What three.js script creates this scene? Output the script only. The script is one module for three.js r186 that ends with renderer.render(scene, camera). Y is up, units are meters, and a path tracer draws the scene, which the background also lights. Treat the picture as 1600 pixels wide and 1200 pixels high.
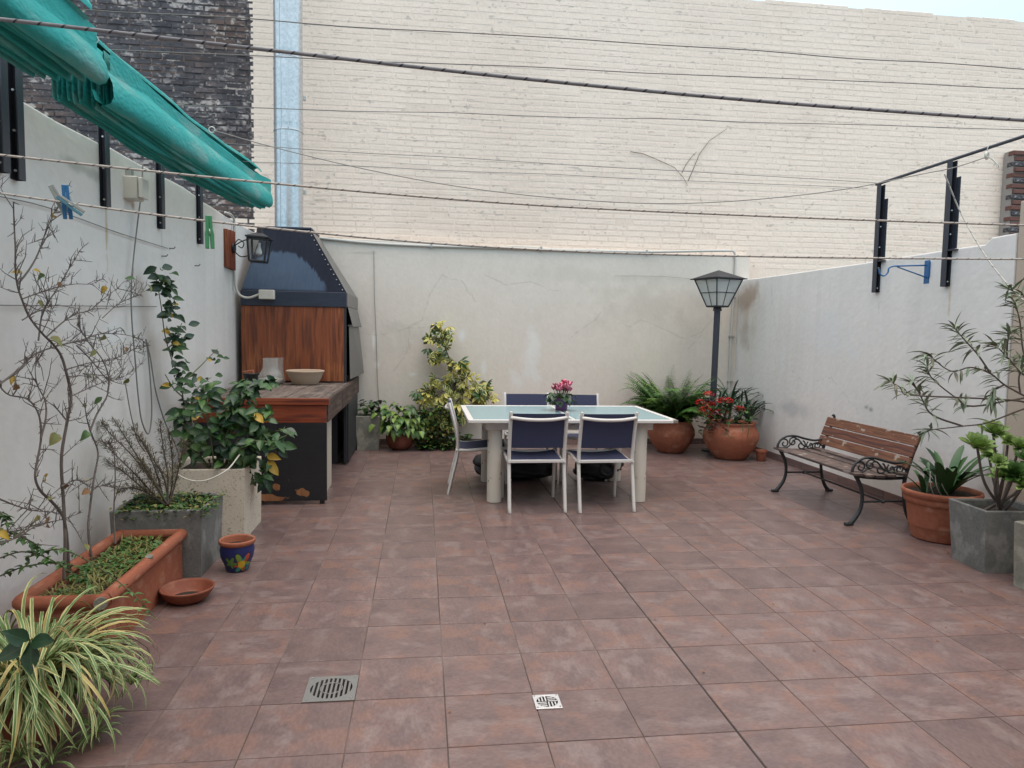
import * as THREE from 'three';
import { mergeGeometries, mergeVertices, toCreasedNormals } from 'three/addons/utils/BufferGeometryUtils.js';
import { RoundedBoxGeometry } from 'three/addons/geometries/RoundedBoxGeometry.js';

// ---------- camera, sky, sun, exposure ----------
const scene = new THREE.Scene();
const FOCAL = 1113.3, EYE = 1.56;
const camera = new THREE.PerspectiveCamera(2 * Math.atan(600 / FOCAL) * 180 / Math.PI, 4 / 3, 0.05, 400);
camera.rotation.order = 'YXZ';
camera.position.set(0, EYE, 0);
camera.rotation.set(THREE.MathUtils.degToRad(-4.11), THREE.MathUtils.degToRad(-7.23), THREE.MathUtils.degToRad(0.97));
camera.updateMatrixWorld(true);
scene.add(camera);

const SKY = { zenith: [1.44, 1.29, 1.27], horizon: [0.33, 0.63, 0.83], gain: 1.0 };
{
  const W = 256, H = 128, d = new Float32Array(W * H * 4);
  for (let y = 0; y < H; y++) for (let x = 0; x < W; x++) {
    const el = ((y + 0.5) / H - 0.5) * Math.PI;              // elevation
    const t = Math.pow(Math.max(0, Math.sin(el)), 1.8);
    const a = x / W * Math.PI * 2;
    const veil = 0.5 + 0.5 * Math.sin(a * 2 + 1.3 + 2 * Math.sin(el * 3)) * Math.sin(a * 5 - el * 4);
    const i = (y * W + x) * 4;
    for (let k = 0; k < 3; k++) {
      let c = SKY.horizon[k] * (1 - t) + SKY.zenith[k] * t;
      c = c * (1 - 0.12 * veil) + 0.12 * veil * 1.0;
      if (el < 0) c *= 0.45;
      d[i + k] = c * SKY.gain;
    }
    d[i + 3] = 1;
  }
  const t = new THREE.DataTexture(d, W, H, THREE.RGBAFormat, THREE.FloatType);
  t.mapping = THREE.EquirectangularReflectionMapping;
  t.magFilter = THREE.LinearFilter; t.minFilter = THREE.LinearFilter; t.needsUpdate = true;
  scene.background = t; scene.environment = t;
}
const sun = new THREE.DirectionalLight(new THREE.Color(1.0, 0.88, 0.76), 1.0);
sun.position.set(1.8, 14, -1.5); sun.target.position.set(1, 0, -5);
sun.shadow.radius = 90; sun.shadow.mapSize.set(2048, 2048);
Object.assign(sun.shadow.camera, { left: -12, right: 12, top: 12, bottom: -12, near: 0.5, far: 40 });
scene.add(sun); scene.add(sun.target);

const renderer = new THREE.WebGLRenderer({ antialias: true });
renderer.setSize(1024, 768);
renderer.toneMapping = THREE.LinearToneMapping;
renderer.toneMappingExposure = 1.62;
renderer.shadowMap.enabled = true;

// ---------- helpers ----------
let seed = 12345;
function rnd() { seed = (seed + 0x6D2B79F5) | 0; let t = Math.imul(seed ^ (seed >>> 15), 1 | seed); t = (t + Math.imul(t ^ (t >>> 7), 61 | t)) ^ t; return ((t ^ (t >>> 14)) >>> 0) / 4294967296; }
const rr = (a, b) => a + (b - a) * rnd();
const pick = a => a[Math.floor(rnd() * a.length)];
const V = (x, y, z) => new THREE.Vector3(x, y, z);
const EYEP = V(0, EYE, 0);
// where a sight line of the survey photograph meets a real plane of the place
function ray(px, py) { return V((px - 800) / FOCAL, -(py - 600) / FOCAL, -1).applyEuler(camera.rotation); }
function onY(px, py, y = 0) { const d = ray(px, py); return EYEP.clone().addScaledVector(d, (y - EYE) / d.y); }
function onZ(px, py, z) { const d = ray(px, py); return EYEP.clone().addScaledVector(d, z / d.z); }
function onX(px, py, x) { const d = ray(px, py); return EYEP.clone().addScaledVector(d, x / d.x); }

function hash(x, y, s) { let h = Math.imul(x, 374761393) + Math.imul(y, 668265263) + Math.imul(s, 2147483647 ^ 0x5bd1e995); h = Math.imul(h ^ (h >>> 13), 1274126177); return ((h ^ (h >>> 16)) >>> 0) / 4294967296; }
function vnoise(x, y, p, q, s) {
  const xi = Math.floor(x), yi = Math.floor(y); let fx = x - xi, fy = y - yi;
  fx = fx * fx * (3 - 2 * fx); fy = fy * fy * (3 - 2 * fy);
  const m = (a, n) => ((a % n) + n) % n;
  const a = hash(m(xi, p), m(yi, q), s), b = hash(m(xi + 1, p), m(yi, q), s), c = hash(m(xi, p), m(yi + 1, q), s), d = hash(m(xi + 1, p), m(yi + 1, q), s);
  return a + (b - a) * fx + (c - a) * fy + (a - b - c + d) * fx * fy;
}
// tileable fractal noise on the unit square, px by py cells at its coarsest
function fbm(u, v, px, py, oct = 4, s = 1) {
  let t = 0, a = 0.5, n = 0;
  for (let o = 0; o < oct; o++) { t += a * vnoise(u * px, v * py, px, py, s + o * 17); n += a; a *= 0.5; px *= 2; py *= 2; }
  return t / n;
}
const clamp = (x, a = 0, b = 1) => Math.min(b, Math.max(a, x));
const smooth = (a, b, x) => { const t = clamp((x - a) / (b - a)); return t * t * (3 - 2 * t); };
const mix3 = (a, b, t) => [a[0] + (b[0] - a[0]) * t, a[1] + (b[1] - a[1]) * t, a[2] + (b[2] - a[2]) * t];
function tex(w, h, fn, srgb = true) {
  const d = new Uint8Array(w * h * 4);
  for (let y = 0; y < h; y++) for (let x = 0; x < w; x++) {
    const c = fn((x + 0.5) / w, (y + 0.5) / h), i = (y * w + x) * 4;
    if (typeof c === 'number') { d[i] = d[i + 1] = d[i + 2] = clamp(c) * 255; d[i + 3] = 255; }
    else { d[i] = clamp(c[0], 0, 255); d[i + 1] = clamp(c[1], 0, 255); d[i + 2] = clamp(c[2], 0, 255); d[i + 3] = c.length > 3 ? c[3] : 255; }
  }
  const t = new THREE.DataTexture(d, w, h, THREE.RGBAFormat);
  t.wrapS = t.wrapT = THREE.RepeatWrapping; t.magFilter = THREE.LinearFilter; t.minFilter = THREE.LinearMipmapLinearFilter; t.generateMipmaps = true;
  if (srgb) t.colorSpace = THREE.SRGBColorSpace;
  t.needsUpdate = true; return t;
}
const std = o => new THREE.MeshStandardMaterial({ side: THREE.DoubleSide, ...o });
const hex = h => new THREE.Color(h);

function prep(g) {
  g = g.index ? g.toNonIndexed() : g;
  for (const k of Object.keys(g.attributes)) if (!['position', 'normal', 'uv'].includes(k)) g.deleteAttribute(k);
  if (!g.attributes.normal) g.computeVertexNormals();
  if (!g.attributes.uv) g.setAttribute('uv', new THREE.BufferAttribute(new Float32Array(g.attributes.position.count * 2), 2));
  return g;
}
const merge = list => { list = [].concat(list); return list.length === 1 ? prep(list[0]) : mergeGeometries(list.map(prep)); };
// texture coordinates in metres, by the way each face points
function uvBox(g, s = 1, turn = false) {
  g = prep(g); const p = g.attributes.position, n = g.attributes.normal, uv = g.attributes.uv;
  for (let i = 0; i < p.count; i++) {
    const ax = Math.abs(n.getX(i)), ay = Math.abs(n.getY(i)), az = Math.abs(n.getZ(i));
    let u, v;
    if (ax >= ay && ax >= az) { u = p.getZ(i); v = p.getY(i); } else if (ay >= az) { u = p.getX(i); v = p.getZ(i); } else { u = p.getX(i); v = p.getY(i); }
    if (turn) [u, v] = [v, u];
    uv.setXY(i, u * s, v * s);
  }
  return g;
}
function box(w, h, d, x = 0, y = 0, z = 0, r = 0) {
  const g = r ? new RoundedBoxGeometry(w, h, d, 2, r) : new THREE.BoxGeometry(w, h, d);
  g.translate(x, y, z); return g;
}
const boxB = (x0, x1, y0, y1, z0, z1, r = 0) => box(x1 - x0, y1 - y0, z1 - z0, (x0 + x1) / 2, (y0 + y1) / 2, (z0 + z1) / 2, r);
// tapering tube through points
function tube(pts, radii, rs = 6, smoothN = 0, caps = true, flat = 1) {
  let P = pts.map(p => Array.isArray(p) ? V(...p) : p);
  let R = typeof radii === 'number' ? P.map(() => radii) : radii;
  if (R.length < P.length) { const r0 = R, m = R.length - 1; R = P.map((_, i) => { const t = i / (P.length - 1) * m, k = Math.min(m - 1, Math.floor(t)); return r0[k] + (r0[k + 1] - r0[k]) * (t - k); }); }
  if (smoothN && P.length > 2) {
    const c = new THREE.CatmullRomCurve3(P, false, 'centripetal'), n = smoothN, Q = [], S = [], m = P.length - 1;
    for (let i = 0; i <= n; i++) { const t = i / n; Q.push(c.getPoint(t)); const k = Math.min(m - 1, Math.floor(t * m)), f = t * m - k; S.push((R[k] ?? R[R.length - 1]) * (1 - f) + (R[k + 1] ?? R[R.length - 1]) * f); }
    P = Q; R = S;
  } else if (R.length < P.length) { const a = R[0], b = R[R.length - 1]; R = P.map((_, i) => a + (b - a) * i / (P.length - 1)); }
  const n = P.length, pos = [], uv = [], idx = [];
  let nrm = null, L = 0;
  for (let i = 0; i < n; i++) {
    const t = P[Math.min(n - 1, i + 1)].clone().sub(P[Math.max(0, i - 1)]).normalize();
    if (!nrm) { nrm = Math.abs(t.y) < 0.9 ? V(0, 1, 0) : V(1, 0, 0); }
    nrm = nrm.clone().addScaledVector(t, -nrm.dot(t)).normalize();
    const b = t.clone().cross(nrm);
    if (i) L += P[i].distanceTo(P[i - 1]);
    for (let k = 0; k <= rs; k++) {
      const a = k / rs * Math.PI * 2, q = P[i].clone().addScaledVector(nrm, Math.cos(a) * R[i]).addScaledVector(b, Math.sin(a) * R[i] * flat);
      pos.push(q.x, q.y, q.z); uv.push(k / rs, L);
    }
  }
  for (let i = 0; i < n - 1; i++) for (let k = 0; k < rs; k++) { const a = i * (rs + 1) + k, b = a + rs + 1; idx.push(a, a + 1, b, b, a + 1, b + 1); }
  if (caps) for (const e of [0, n - 1]) { const o = pos.length / 3; pos.push(P[e].x, P[e].y, P[e].z); uv.push(0.5, 0); for (let k = 0; k < rs; k++) { const a = e * (rs + 1) + k; e ? idx.push(o, a, a + 1) : idx.push(o, a + 1, a); } }
  const g = new THREE.BufferGeometry();
  g.setAttribute('position', new THREE.Float32BufferAttribute(pos, 3)); g.setAttribute('uv', new THREE.Float32BufferAttribute(uv, 2)); g.setIndex(idx);
  g.computeVertexNormals(); return g;
}
function lathe(profile, seg = 40) {
  const g = new THREE.LatheGeometry(profile.map(p => new THREE.Vector2(p[0], p[1])), seg);
  // metres around and up
  const uv = g.attributes.uv, R = Math.max(...profile.map(p => p[0])); let L = 0; const len = [0];
  for (let i = 1; i < profile.length; i++) { L += Math.hypot(profile[i][0] - profile[i - 1][0], profile[i][1] - profile[i - 1][1]); len.push(L); }
  for (let i = 0; i < uv.count; i++) { const j = i % profile.length; uv.setXY(i, uv.getX(i) * Math.max(1, Math.round(R * 6.28)), len[j]); }
  return g;
}
const names = new Map();
function numbered(n) { const k = names.get(n) || 0; names.set(n, k + 1); return k ? n + '_' + String(k).padStart(3, '0') : n; }
function tag(o, label, category, group, kind) { if (label) o.userData.label = label; if (category) o.userData.category = category; if (group) o.userData.group = group; if (kind) o.userData.kind = kind; return o; }
function thing(name, label, category, pos = [0, 0, 0], turn = 0, group) {
  const o = new THREE.Group(); o.name = numbered(name); scene.add(o); o.position.set(...pos); o.rotation.y = turn; return tag(o, label, category, group);
}
function part(name, geo, mat, parent, kind) { const m = new THREE.Mesh(Array.isArray(geo) ? merge(geo) : geo, mat); m.name = name; parent.add(m); if (kind) m.userData.kind = kind; return m; }
function single(name, geo, mat, label, category, group) { const m = part(name, geo, mat, scene); m.name = numbered(name); return tag(m, label, category, group); }
function copyThing(src, name, pos, turn, label, group) { const c = src.clone(); c.name = numbered(name); c.userData = { ...src.userData }; scene.add(c); c.position.set(...pos); c.rotation.y = turn; tag(c, label, null, group); return c; }

// ---------- shared materials ----------
const grainBump = tex(256, 256, (u, v) => 0.6 * fbm(u, v, 8, 8, 5, 3) + 0.4 * fbm(u, v, 64, 64, 2, 9), false);
const M = {};
M.whiteMetal = std({ color: new THREE.Color(0.66, 0.65, 0.62), roughness: 0.42 });
M.black = std({ color: new THREE.Color(0.022, 0.024, 0.03), roughness: 0.55 });
M.steel = std({ color: new THREE.Color(0.036, 0.041, 0.055), roughness: 0.5, bumpMap: grainBump, bumpScale: 0.0006 });
M.iron = std({ color: new THREE.Color(0.03, 0.035, 0.038), roughness: 0.45, metalness: 0.2 });
M.soil = std({ color: new THREE.Color(0.035, 0.026, 0.018), roughness: 1, bumpMap: grainBump, bumpScale: 0.02 });
M.pvc = std({ color: new THREE.Color(0.55, 0.54, 0.5), roughness: 0.5 });
M.offwhite = std({ color: new THREE.Color(0.62, 0.6, 0.52), roughness: 0.45 });
M.wire = std({ color: new THREE.Color(0.2, 0.19, 0.18), roughness: 0.6 });
M.zinc = std({ color: new THREE.Color(0.5, 0.5, 0.48), roughness: 0.4, metalness: 0.8 });

// ---------- the setting: floor ----------
const LX = -2.1, RX = 4.5, BZ = -9.8, S = 0.38, X0 = 1.247, Z0 = -2.581;
const DRAINS = [[-0.38, -3.066, 0.215], [0.537, -2.868, 0.11]];
{
  const ground = part('ground', new THREE.PlaneGeometry(160, 160).rotateX(-Math.PI / 2), std({ color: new THREE.Color(0.2, 0.19, 0.17), roughness: 1 }), scene);
  ground.position.y = -0.35; tag(ground, 'bare ground around the patio', null, null, 'structure');
}
const tileBump = tex(256, 256, (u, v) => 0.55 * fbm(u, v, 6, 6, 4, 21) + 0.45 * fbm(u, v, 40, 40, 3, 29), false);
const tileMats = [];
for (let k = 0; k < 8; k++) {
  const base = [111, 92, 89], dark = [98, 82, 81], rust = [128, 98, 86], pale = [127, 112, 109];
  const ox = hash(k, 1, 5), oy = hash(k, 2, 5);
  const t = tex(192, 192, (u, v) => {
    const n1 = fbm(u + ox, v + oy, 3, 4, 5, 40 + k), n2 = fbm(u, v, 3, 3, 5, 70 + k), n3 = fbm(u, v, 3, 5, 5, 95 + k), f = fbm(u, v, 24, 48, 3, 130 + k);
    let c = mix3(base, dark, 0.75 * smooth(0.42, 0.72, n1));
    c = mix3(c, rust, 0.62 * smooth(0.5, 0.78, n2));
    c = mix3(c, pale, 0.7 * smooth(0.5, 0.76, n3));
    const sp = hash(Math.floor(u * 96), Math.floor(v * 96), 7 + k) > 0.992 ? -16 : 0;
    return c.map(x => x + (f - 0.5) * 24 + sp);
  });
  t.wrapS = t.wrapT = THREE.ClampToEdgeWrapping;
  const m = std({ map: t, roughness: 0.36, bumpMap: tileBump, bumpScale: 0.0008 });
  m.color.setScalar(0.96 + 0.035 * ((k * 5) % 4)); tileMats.push(m);
}
{
  const floor = new THREE.Group(); floor.name = 'patio_floor'; scene.add(floor);
  tag(floor, 'reddish brown square ceramic tiles covering the patio floor', null, null, 'structure');
  const holed = (x0, x1, z0, z1, y0, y1, holes) => { const sh = new THREE.Shape(); sh.moveTo(x0, -z0); sh.lineTo(x0, -z1); sh.lineTo(x1, -z1); sh.lineTo(x1, -z0); sh.closePath(); for (const [hx, hz, w] of holes) { const p = new THREE.Path(); p.absarc(hx, -hz, w * 0.43, 0, Math.PI * 2, true); sh.holes.push(p); } return prep(new THREE.ExtrudeGeometry(sh, { depth: y1 - y0, bevelEnabled: false, curveSegments: 28 }).rotateX(-Math.PI / 2).translate(0, y0, 0)); };
  const groutTex = tex(512, 512, (u, v) => mix3([80, 72, 69], [118, 107, 100], smooth(0.35, 0.7, fbm(u, v, 12, 12, 4, 150)))); groutTex.repeat.set(0.25, 0.25);
  part('grout_bed', holed(LX - 0.2, RX + 0.2, BZ - 0.1, 2.2, -0.3, -0.0028, DRAINS), std({ map: groutTex, roughness: 1 }), floor);
  const tileGeo = (x0, x1, z0, z1) => {                     // top with a worn chamfer, skirts below
    const c = 0.002, y = 0, yb = -0.004;
    const p = [[x0, yb, z0], [x1, yb, z0], [x1, yb, z1], [x0, yb, z1], [x0 + c, y, z0 + c], [x1 - c, y, z0 + c], [x1 - c, y, z1 - c], [x0 + c, y, z1 - c]];
    const g = new THREE.BufferGeometry(), q = [[4, 7, 6, 5], [0, 4, 5, 1], [1, 5, 6, 2], [2, 6, 7, 3], [3, 7, 4, 0]], pos = [], uv = [];
    for (const f of q) for (const i of [0, 1, 2, 0, 2, 3]) { const a = p[f[i]]; pos.push(...a); uv.push(a[0] / S, a[2] / S); }
    g.setAttribute('position', new THREE.Float32BufferAttribute(pos, 3)); g.setAttribute('uv', new THREE.Float32BufferAttribute(uv, 2)); g.computeVertexNormals(); return g;
  };
  part('joint_filler', boxB(X0 + 0.0015, X0 + 0.005, -0.0027, -0.0012, BZ, 2.1), std({ color: new THREE.Color(0.025, 0.025, 0.026), roughness: 0.9 }), floor);
  const H = S / 2, full = tileGeo(-H + 0.0012, H - 0.0012, -H + 0.0012, H - 0.0012);
  { const uv = full.attributes.uv; for (let i = 0; i < uv.count; i++) uv.setXY(i, uv.getX(i) + 0.5, uv.getY(i) + 0.5); }
  const rest = tileMats.map(() => []), cells = [];
  for (let i = -10; i <= 9; i++) for (let j = -13; j <= 20; j++) {
    let x0 = X0 + i * S, x1 = x0 + S, z1 = Z0 - j * S, z0 = z1 - S;
    if (x1 <= LX + 0.01 || x0 >= RX - 0.01 || z1 <= BZ + 0.01 || z0 > 2.1) continue;
    const cx = (x0 + x1) / 2, cz = (z0 + z1) / 2, d = Math.hypot(cx, cz);
    const v = V(cx, 0, cz).sub(EYEP).applyQuaternion(camera.quaternion.clone().invert());
    const sx = v.x / -v.z * FOCAL, sy = v.y / -v.z * FOCAL;
    const seen = v.z < -0.5 && Math.abs(sx) < 860 && Math.abs(sy) < 660;
    cells.push({ i, j, x0, x1, z0, z1, cx, cz, d: seen ? d : 1e3 + d });
  }
  cells.sort((a, b) => a.d - b.d);
  cells.forEach((c, n) => {
    const k = Math.floor(hash(c.i + 50, c.j + 50, 3) * 8), cut = c.x0 < LX || c.x1 > RX || c.z0 < BZ;
    const wide = c.i === 0 ? 0.005 : 0;                      // the expansion joint
    let g = full, turn = 0, px = c.cx, pz = c.cz;
    const dr = DRAINS.filter(d => d[0] > c.x0 && d[0] < c.x1 && d[1] > c.z0 && d[1] < c.z1);
    if (dr.length) {
      g = holed(c.x0 + 0.0012 - c.cx, c.x1 - 0.0012 - c.cx, c.z0 + 0.0012 - c.cz, c.z1 - 0.0012 - c.cz, -0.004, 0, dr.map(d => [d[0] - c.cx, d[1] - c.cz, d[2]]));
      const p = g.attributes.position, uv = g.attributes.uv; for (let i = 0; i < uv.count; i++) uv.setXY(i, p.getX(i) / S + 0.5, p.getZ(i) / S + 0.5);
    } else if (cut || wide) {
      const x0 = Math.max(c.x0, LX - 0.02), x1 = Math.min(c.x1, RX + 0.02), z0 = Math.max(c.z0, BZ - 0.02);
      g = tileGeo(x0 + 0.0016 + wide - c.cx, x1 - 0.0016 - c.cx, z0 + 0.0016 - c.cz, c.z1 - 0.0016 - c.cz);
      const uv = g.attributes.uv; for (let i = 0; i < uv.count; i++) uv.setXY(i, uv.getX(i) + 0.5, uv.getY(i) + 0.5);
    } else turn = Math.floor(hash(c.i + 9, c.j + 70, 4) * 4) * Math.PI / 2;
    const e = new THREE.Euler((hash(c.i, c.j, 11) - 0.5) * 0.004, turn, (hash(c.i, c.j, 12) - 0.5) * 0.004), y = (hash(c.i, c.j, 13) - 0.5) * 0.0012;
    if (n < 300 && c.d < 1e3) { const m = part('tile', g, tileMats[k], floor); m.position.set(px, y, pz); m.rotation.copy(e); }
    else { const q = g.clone().applyMatrix4(new THREE.Matrix4().makeRotationFromEuler(e).setPosition(px, y, pz)); rest[k].push(q); }
  });
  // the tiles out of sight, one sheet
  const all = merge(rest.flat()); part('tile_field', all, tileMats[2], floor, 'stuff');
}

// ---------- walls ----------
// a plaster colour sheet over L by H metres with stains, patches and cracks given in metres on the wall
function wallTex(w, h, L, H, o) {
  const segs = [];
  for (const c of o.cracks || []) for (let i = 0; i < c.p.length - 1; i++) segs.push([...c.p[i], ...c.p[i + 1], c.w || 0.004, c.c || [120, 112, 105], c.a ?? 0.6]);
  return tex(w, h, (u, v) => {
    const x = u * L, y = v * H;
    let c = o.base.slice();
    const n = fbm(u, v, Math.round(L * 0.7), Math.round(H * 0.7) || 1, 5, o.s), n2 = fbm(u, v, Math.round(L * 3), Math.round(H * 3), 4, o.s + 5), str = fbm(u, v, Math.round(L * 9), 1, 4, o.s + 31), fine = fbm(u, v, Math.round(L * 24), Math.round(H * 24), 2, o.s + 77);
    c = mix3(c, o.dirt, o.dirtA * smooth(0.42, 0.75, n) + 0.3 * o.dirtA * smooth(0.45, 0.8, n2));
    c = mix3(c, o.dirt, (o.streak || 0) * smooth(0.48, 0.78, str) * smooth(0.25, 0.8, n2 * 0.6 + n * 0.6));
    c = c.map(k => k + (n2 - 0.5) * 9 + (fine - 0.5) * 7);
    for (const m of o.marks || []) {
      let d = Math.hypot((x - m.x) / m.rx, (y - m.y) / m.ry);
      if (d > 2) continue;
      d += (fbm(u, v, Math.round(L * (m.f || 8)), Math.round(H * (m.fy || m.f || 8)), 4, o.s + 50) - 0.5) * (m.rag ?? 1.2);
      c = mix3(c, m.c, m.a * (1 - smooth(m.soft ?? 0.1, 1.05, d)));
    }
    for (const s of segs) {
      const dx = s[2] - s[0], dy = s[3] - s[1], t = clamp(((x - s[0]) * dx + (y - s[1]) * dy) / (dx * dx + dy * dy));
      const wob = (fbm(u, v, Math.round(L * 10), Math.round(H * 10), 3, 5) - 0.5) * 0.05, d = Math.hypot(x - s[0] - dx * t + wob, y - s[1] - dy * t + wob * 0.7);
      if (d < s[4] * 2) c = mix3(c, s[5], s[6] * (1 - smooth(s[4] * 0.4, s[4] * 1.6, d)));
    }
    return c;
  });
}
const plasterBump = tex(512, 512, (u, v) => 0.5 * fbm(u, v, 4, 4, 4, 61) + 0.25 * fbm(u, v, 30, 12, 4, 67) + 0.25 * fbm(u, v, 90, 90, 2, 71), false);
plasterBump.repeat.set(3, 1);
function wallGeo(list, along, org, L, H) {
  const g = merge(list), p = g.attributes.position, uv = g.attributes.uv;
  for (let i = 0; i < p.count; i++) uv.setXY(i, ((along === 'z' ? p.getZ(i) : p.getX(i)) - org) / L, p.getY(i) / H);
  return g;
}
const wz = (px, py, X) => { const q = onX(px, py, X); return [q.z + 9.8, q.y]; };
const wx = (px, py) => { const q = onZ(px, py, BZ); return [q.x + 2.1, q.y]; };
// the upper edge of an old wall: a slab whose top line wanders
function wallSlab(pts, x0, x1) {                           // pts [z, y] along z
  const sh = new THREE.Shape(); sh.moveTo(pts[0][0], -0.05); for (const p of pts) sh.lineTo(p[0], p[1]); sh.lineTo(pts[pts.length - 1][0], -0.05); sh.closePath();
  const g = new THREE.ExtrudeGeometry(sh, { depth: x1 - x0, bevelEnabled: true, bevelSize: 0.012, bevelThickness: 0.012, bevelSegments: 2, bevelOffset: -0.012 });
  g.rotateY(-Math.PI / 2); g.translate(x1, 0, 0);          // shape x -> z
  return g;
}
function edgeLine(a, b, h0, h1, amp, n, s) { const r = []; for (let i = 0; i <= n; i++) { const t = i / n; r.push([a + (b - a) * t, h0 + (h1 - h0) * t + (vnoise(t * n * 0.45, 3, 999, 999, s) - 0.5) * amp]); } return r; }
{
  const L = 12, H = 3;
  // left wall
  const marks = [], cracks = [];
  const lw = (px, py) => wz(px, py, LX);
  for (const [px, py, rx, ry, c, a] of [[163, 345, 0.02, 0.32, [176, 160, 128], 0.5], [205, 320, 0.05, 0.06, [140, 100, 70], 0.6], [250, 375, 0.015, 0.2, [182, 168, 140], 0.4], [180, 520, 0.22, 0.16, [238, 240, 240], 0.6], [120, 260, 0.5, 0.05, [120, 128, 118], 0.35], [90, 180, 0.4, 0.05, [118, 124, 112], 0.4], [210, 245, 0.3, 0.05, [118, 124, 112], 0.35]]) { const [x, y] = lw(px, py); marks.push({ x, y, rx, ry, c, a, rag: 1.6, f: 6 }); }
  { const a = lw(163, 330), b = lw(165, 430); cracks.push({ p: [a, b], w: 0.006, c: [190, 168, 120], a: 0.6 }); }
  const m = std({ map: wallTex(1024, 256, L, H, { base: [229, 225, 219], dirt: [209, 205, 199], dirtA: 0.4, streak: 0.35, s: 200, marks, cracks }), roughness: 0.92, bumpMap: plasterBump, bumpScale: 0.006 });
  const line = [...edgeLine(-9.86, -7.2, 2.76, 2.75, 0.03, 10, 4), ...edgeLine(-7.15, -5.2, 2.78, 2.77, 0.03, 8, 5), ...edgeLine(-5.15, 1.6, 2.74, 2.74, 0.03, 20, 6)];
  const w = single('plaster_wall', wallGeo([wallSlab(line, LX - 0.22, LX)], 'z', -9.8, L, H), m, 'long white plaster wall with bare shrub and vine in front, left side', 'wall');
  // right wall
  const rm = [], rc = []; const rw = (px, py) => wz(px, py, RX);
  for (const [px, py, rx, ry, c, a] of [[1168, 462, 0.4, 0.2, [150, 128, 110], 0.6], [1166, 505, 0.3, 0.4, [172, 158, 146], 0.5], [1485, 480, 0.02, 0.25, [190, 160, 110], 0.6], [1355, 636, 0.06, 0.035, [130, 136, 136], 0.7], [1362, 640, 0.05, 0.03, [120, 126, 126], 0.6], [1225, 560, 0.04, 0.2, [222, 225, 230], 0.5], [1300, 520, 0.7, 0.3, [221, 224, 228], 0.4], [1375, 480, 0.02, 0.12, [170, 165, 150], 0.4], [1240, 640, 0.5, 0.12, [150, 152, 156], 0.3]]) { const [x, y] = rw(px, py); rm.push({ x, y, rx, ry, c, a, rag: 1.5, f: 5 }); }
  for (const pl of [[[1205, 445], [1215, 520], [1212, 600]], [[1220, 560], [1260, 600], [1300, 590], [1340, 640]]]) rc.push({ p: pl.map(q => rw(...q)), w: 0.004, c: [150, 150, 150], a: 0.35 });
  const mr = std({ map: wallTex(1024, 256, L, H, { base: [230, 226, 221], dirt: [211, 208, 203], dirtA: 0.35, streak: 0.3, s: 330, marks: rm, cracks: rc }), roughness: 0.9, bumpMap: plasterBump, bumpScale: 0.006 });
  const lineR = [...edgeLine(-9.86, -5.28, 2.36, 2.34, 0.025, 14, 7), ...edgeLine(-5.22, -4.98, 2.385, 2.385, 0.01, 3, 8)];
  const g = wallSlab(lineR, RX, RX + 0.2);
  const r = thing('plaster_wall', 'white plaster wall behind the slatted bench, right side', 'wall');
  part('wall_body', wallGeo([g], 'z', -9.8, L, H), mr, r);
  const sk = []; const skm = tileMats.map(t => t);
  for (let j = 0, z = BZ + 0.03; z < -4.99; j++, z += S) { const t = part('skirting_tile', boxB(-0.024, -0.0125, 0.002, 0.085, 0.002, Math.min(S - 0.002, -4.98 - z), 0.003), skm[j % 8], r); t.position.set(RX, 0, z); }
  // beige wall that carries on toward the house
  single('beige_wall', uvBox(boxB(RX - 0.01, RX + 0.22, -0.05, 2.62, -4.965, 2.0, 0.01)), std({ color: new THREE.Color(0.5, 0.41, 0.33), roughness: 0.9, bumpMap: plasterBump, bumpScale: 0.004 }), 'smooth beige wall at the right edge behind the oleander', 'wall');
}
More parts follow.
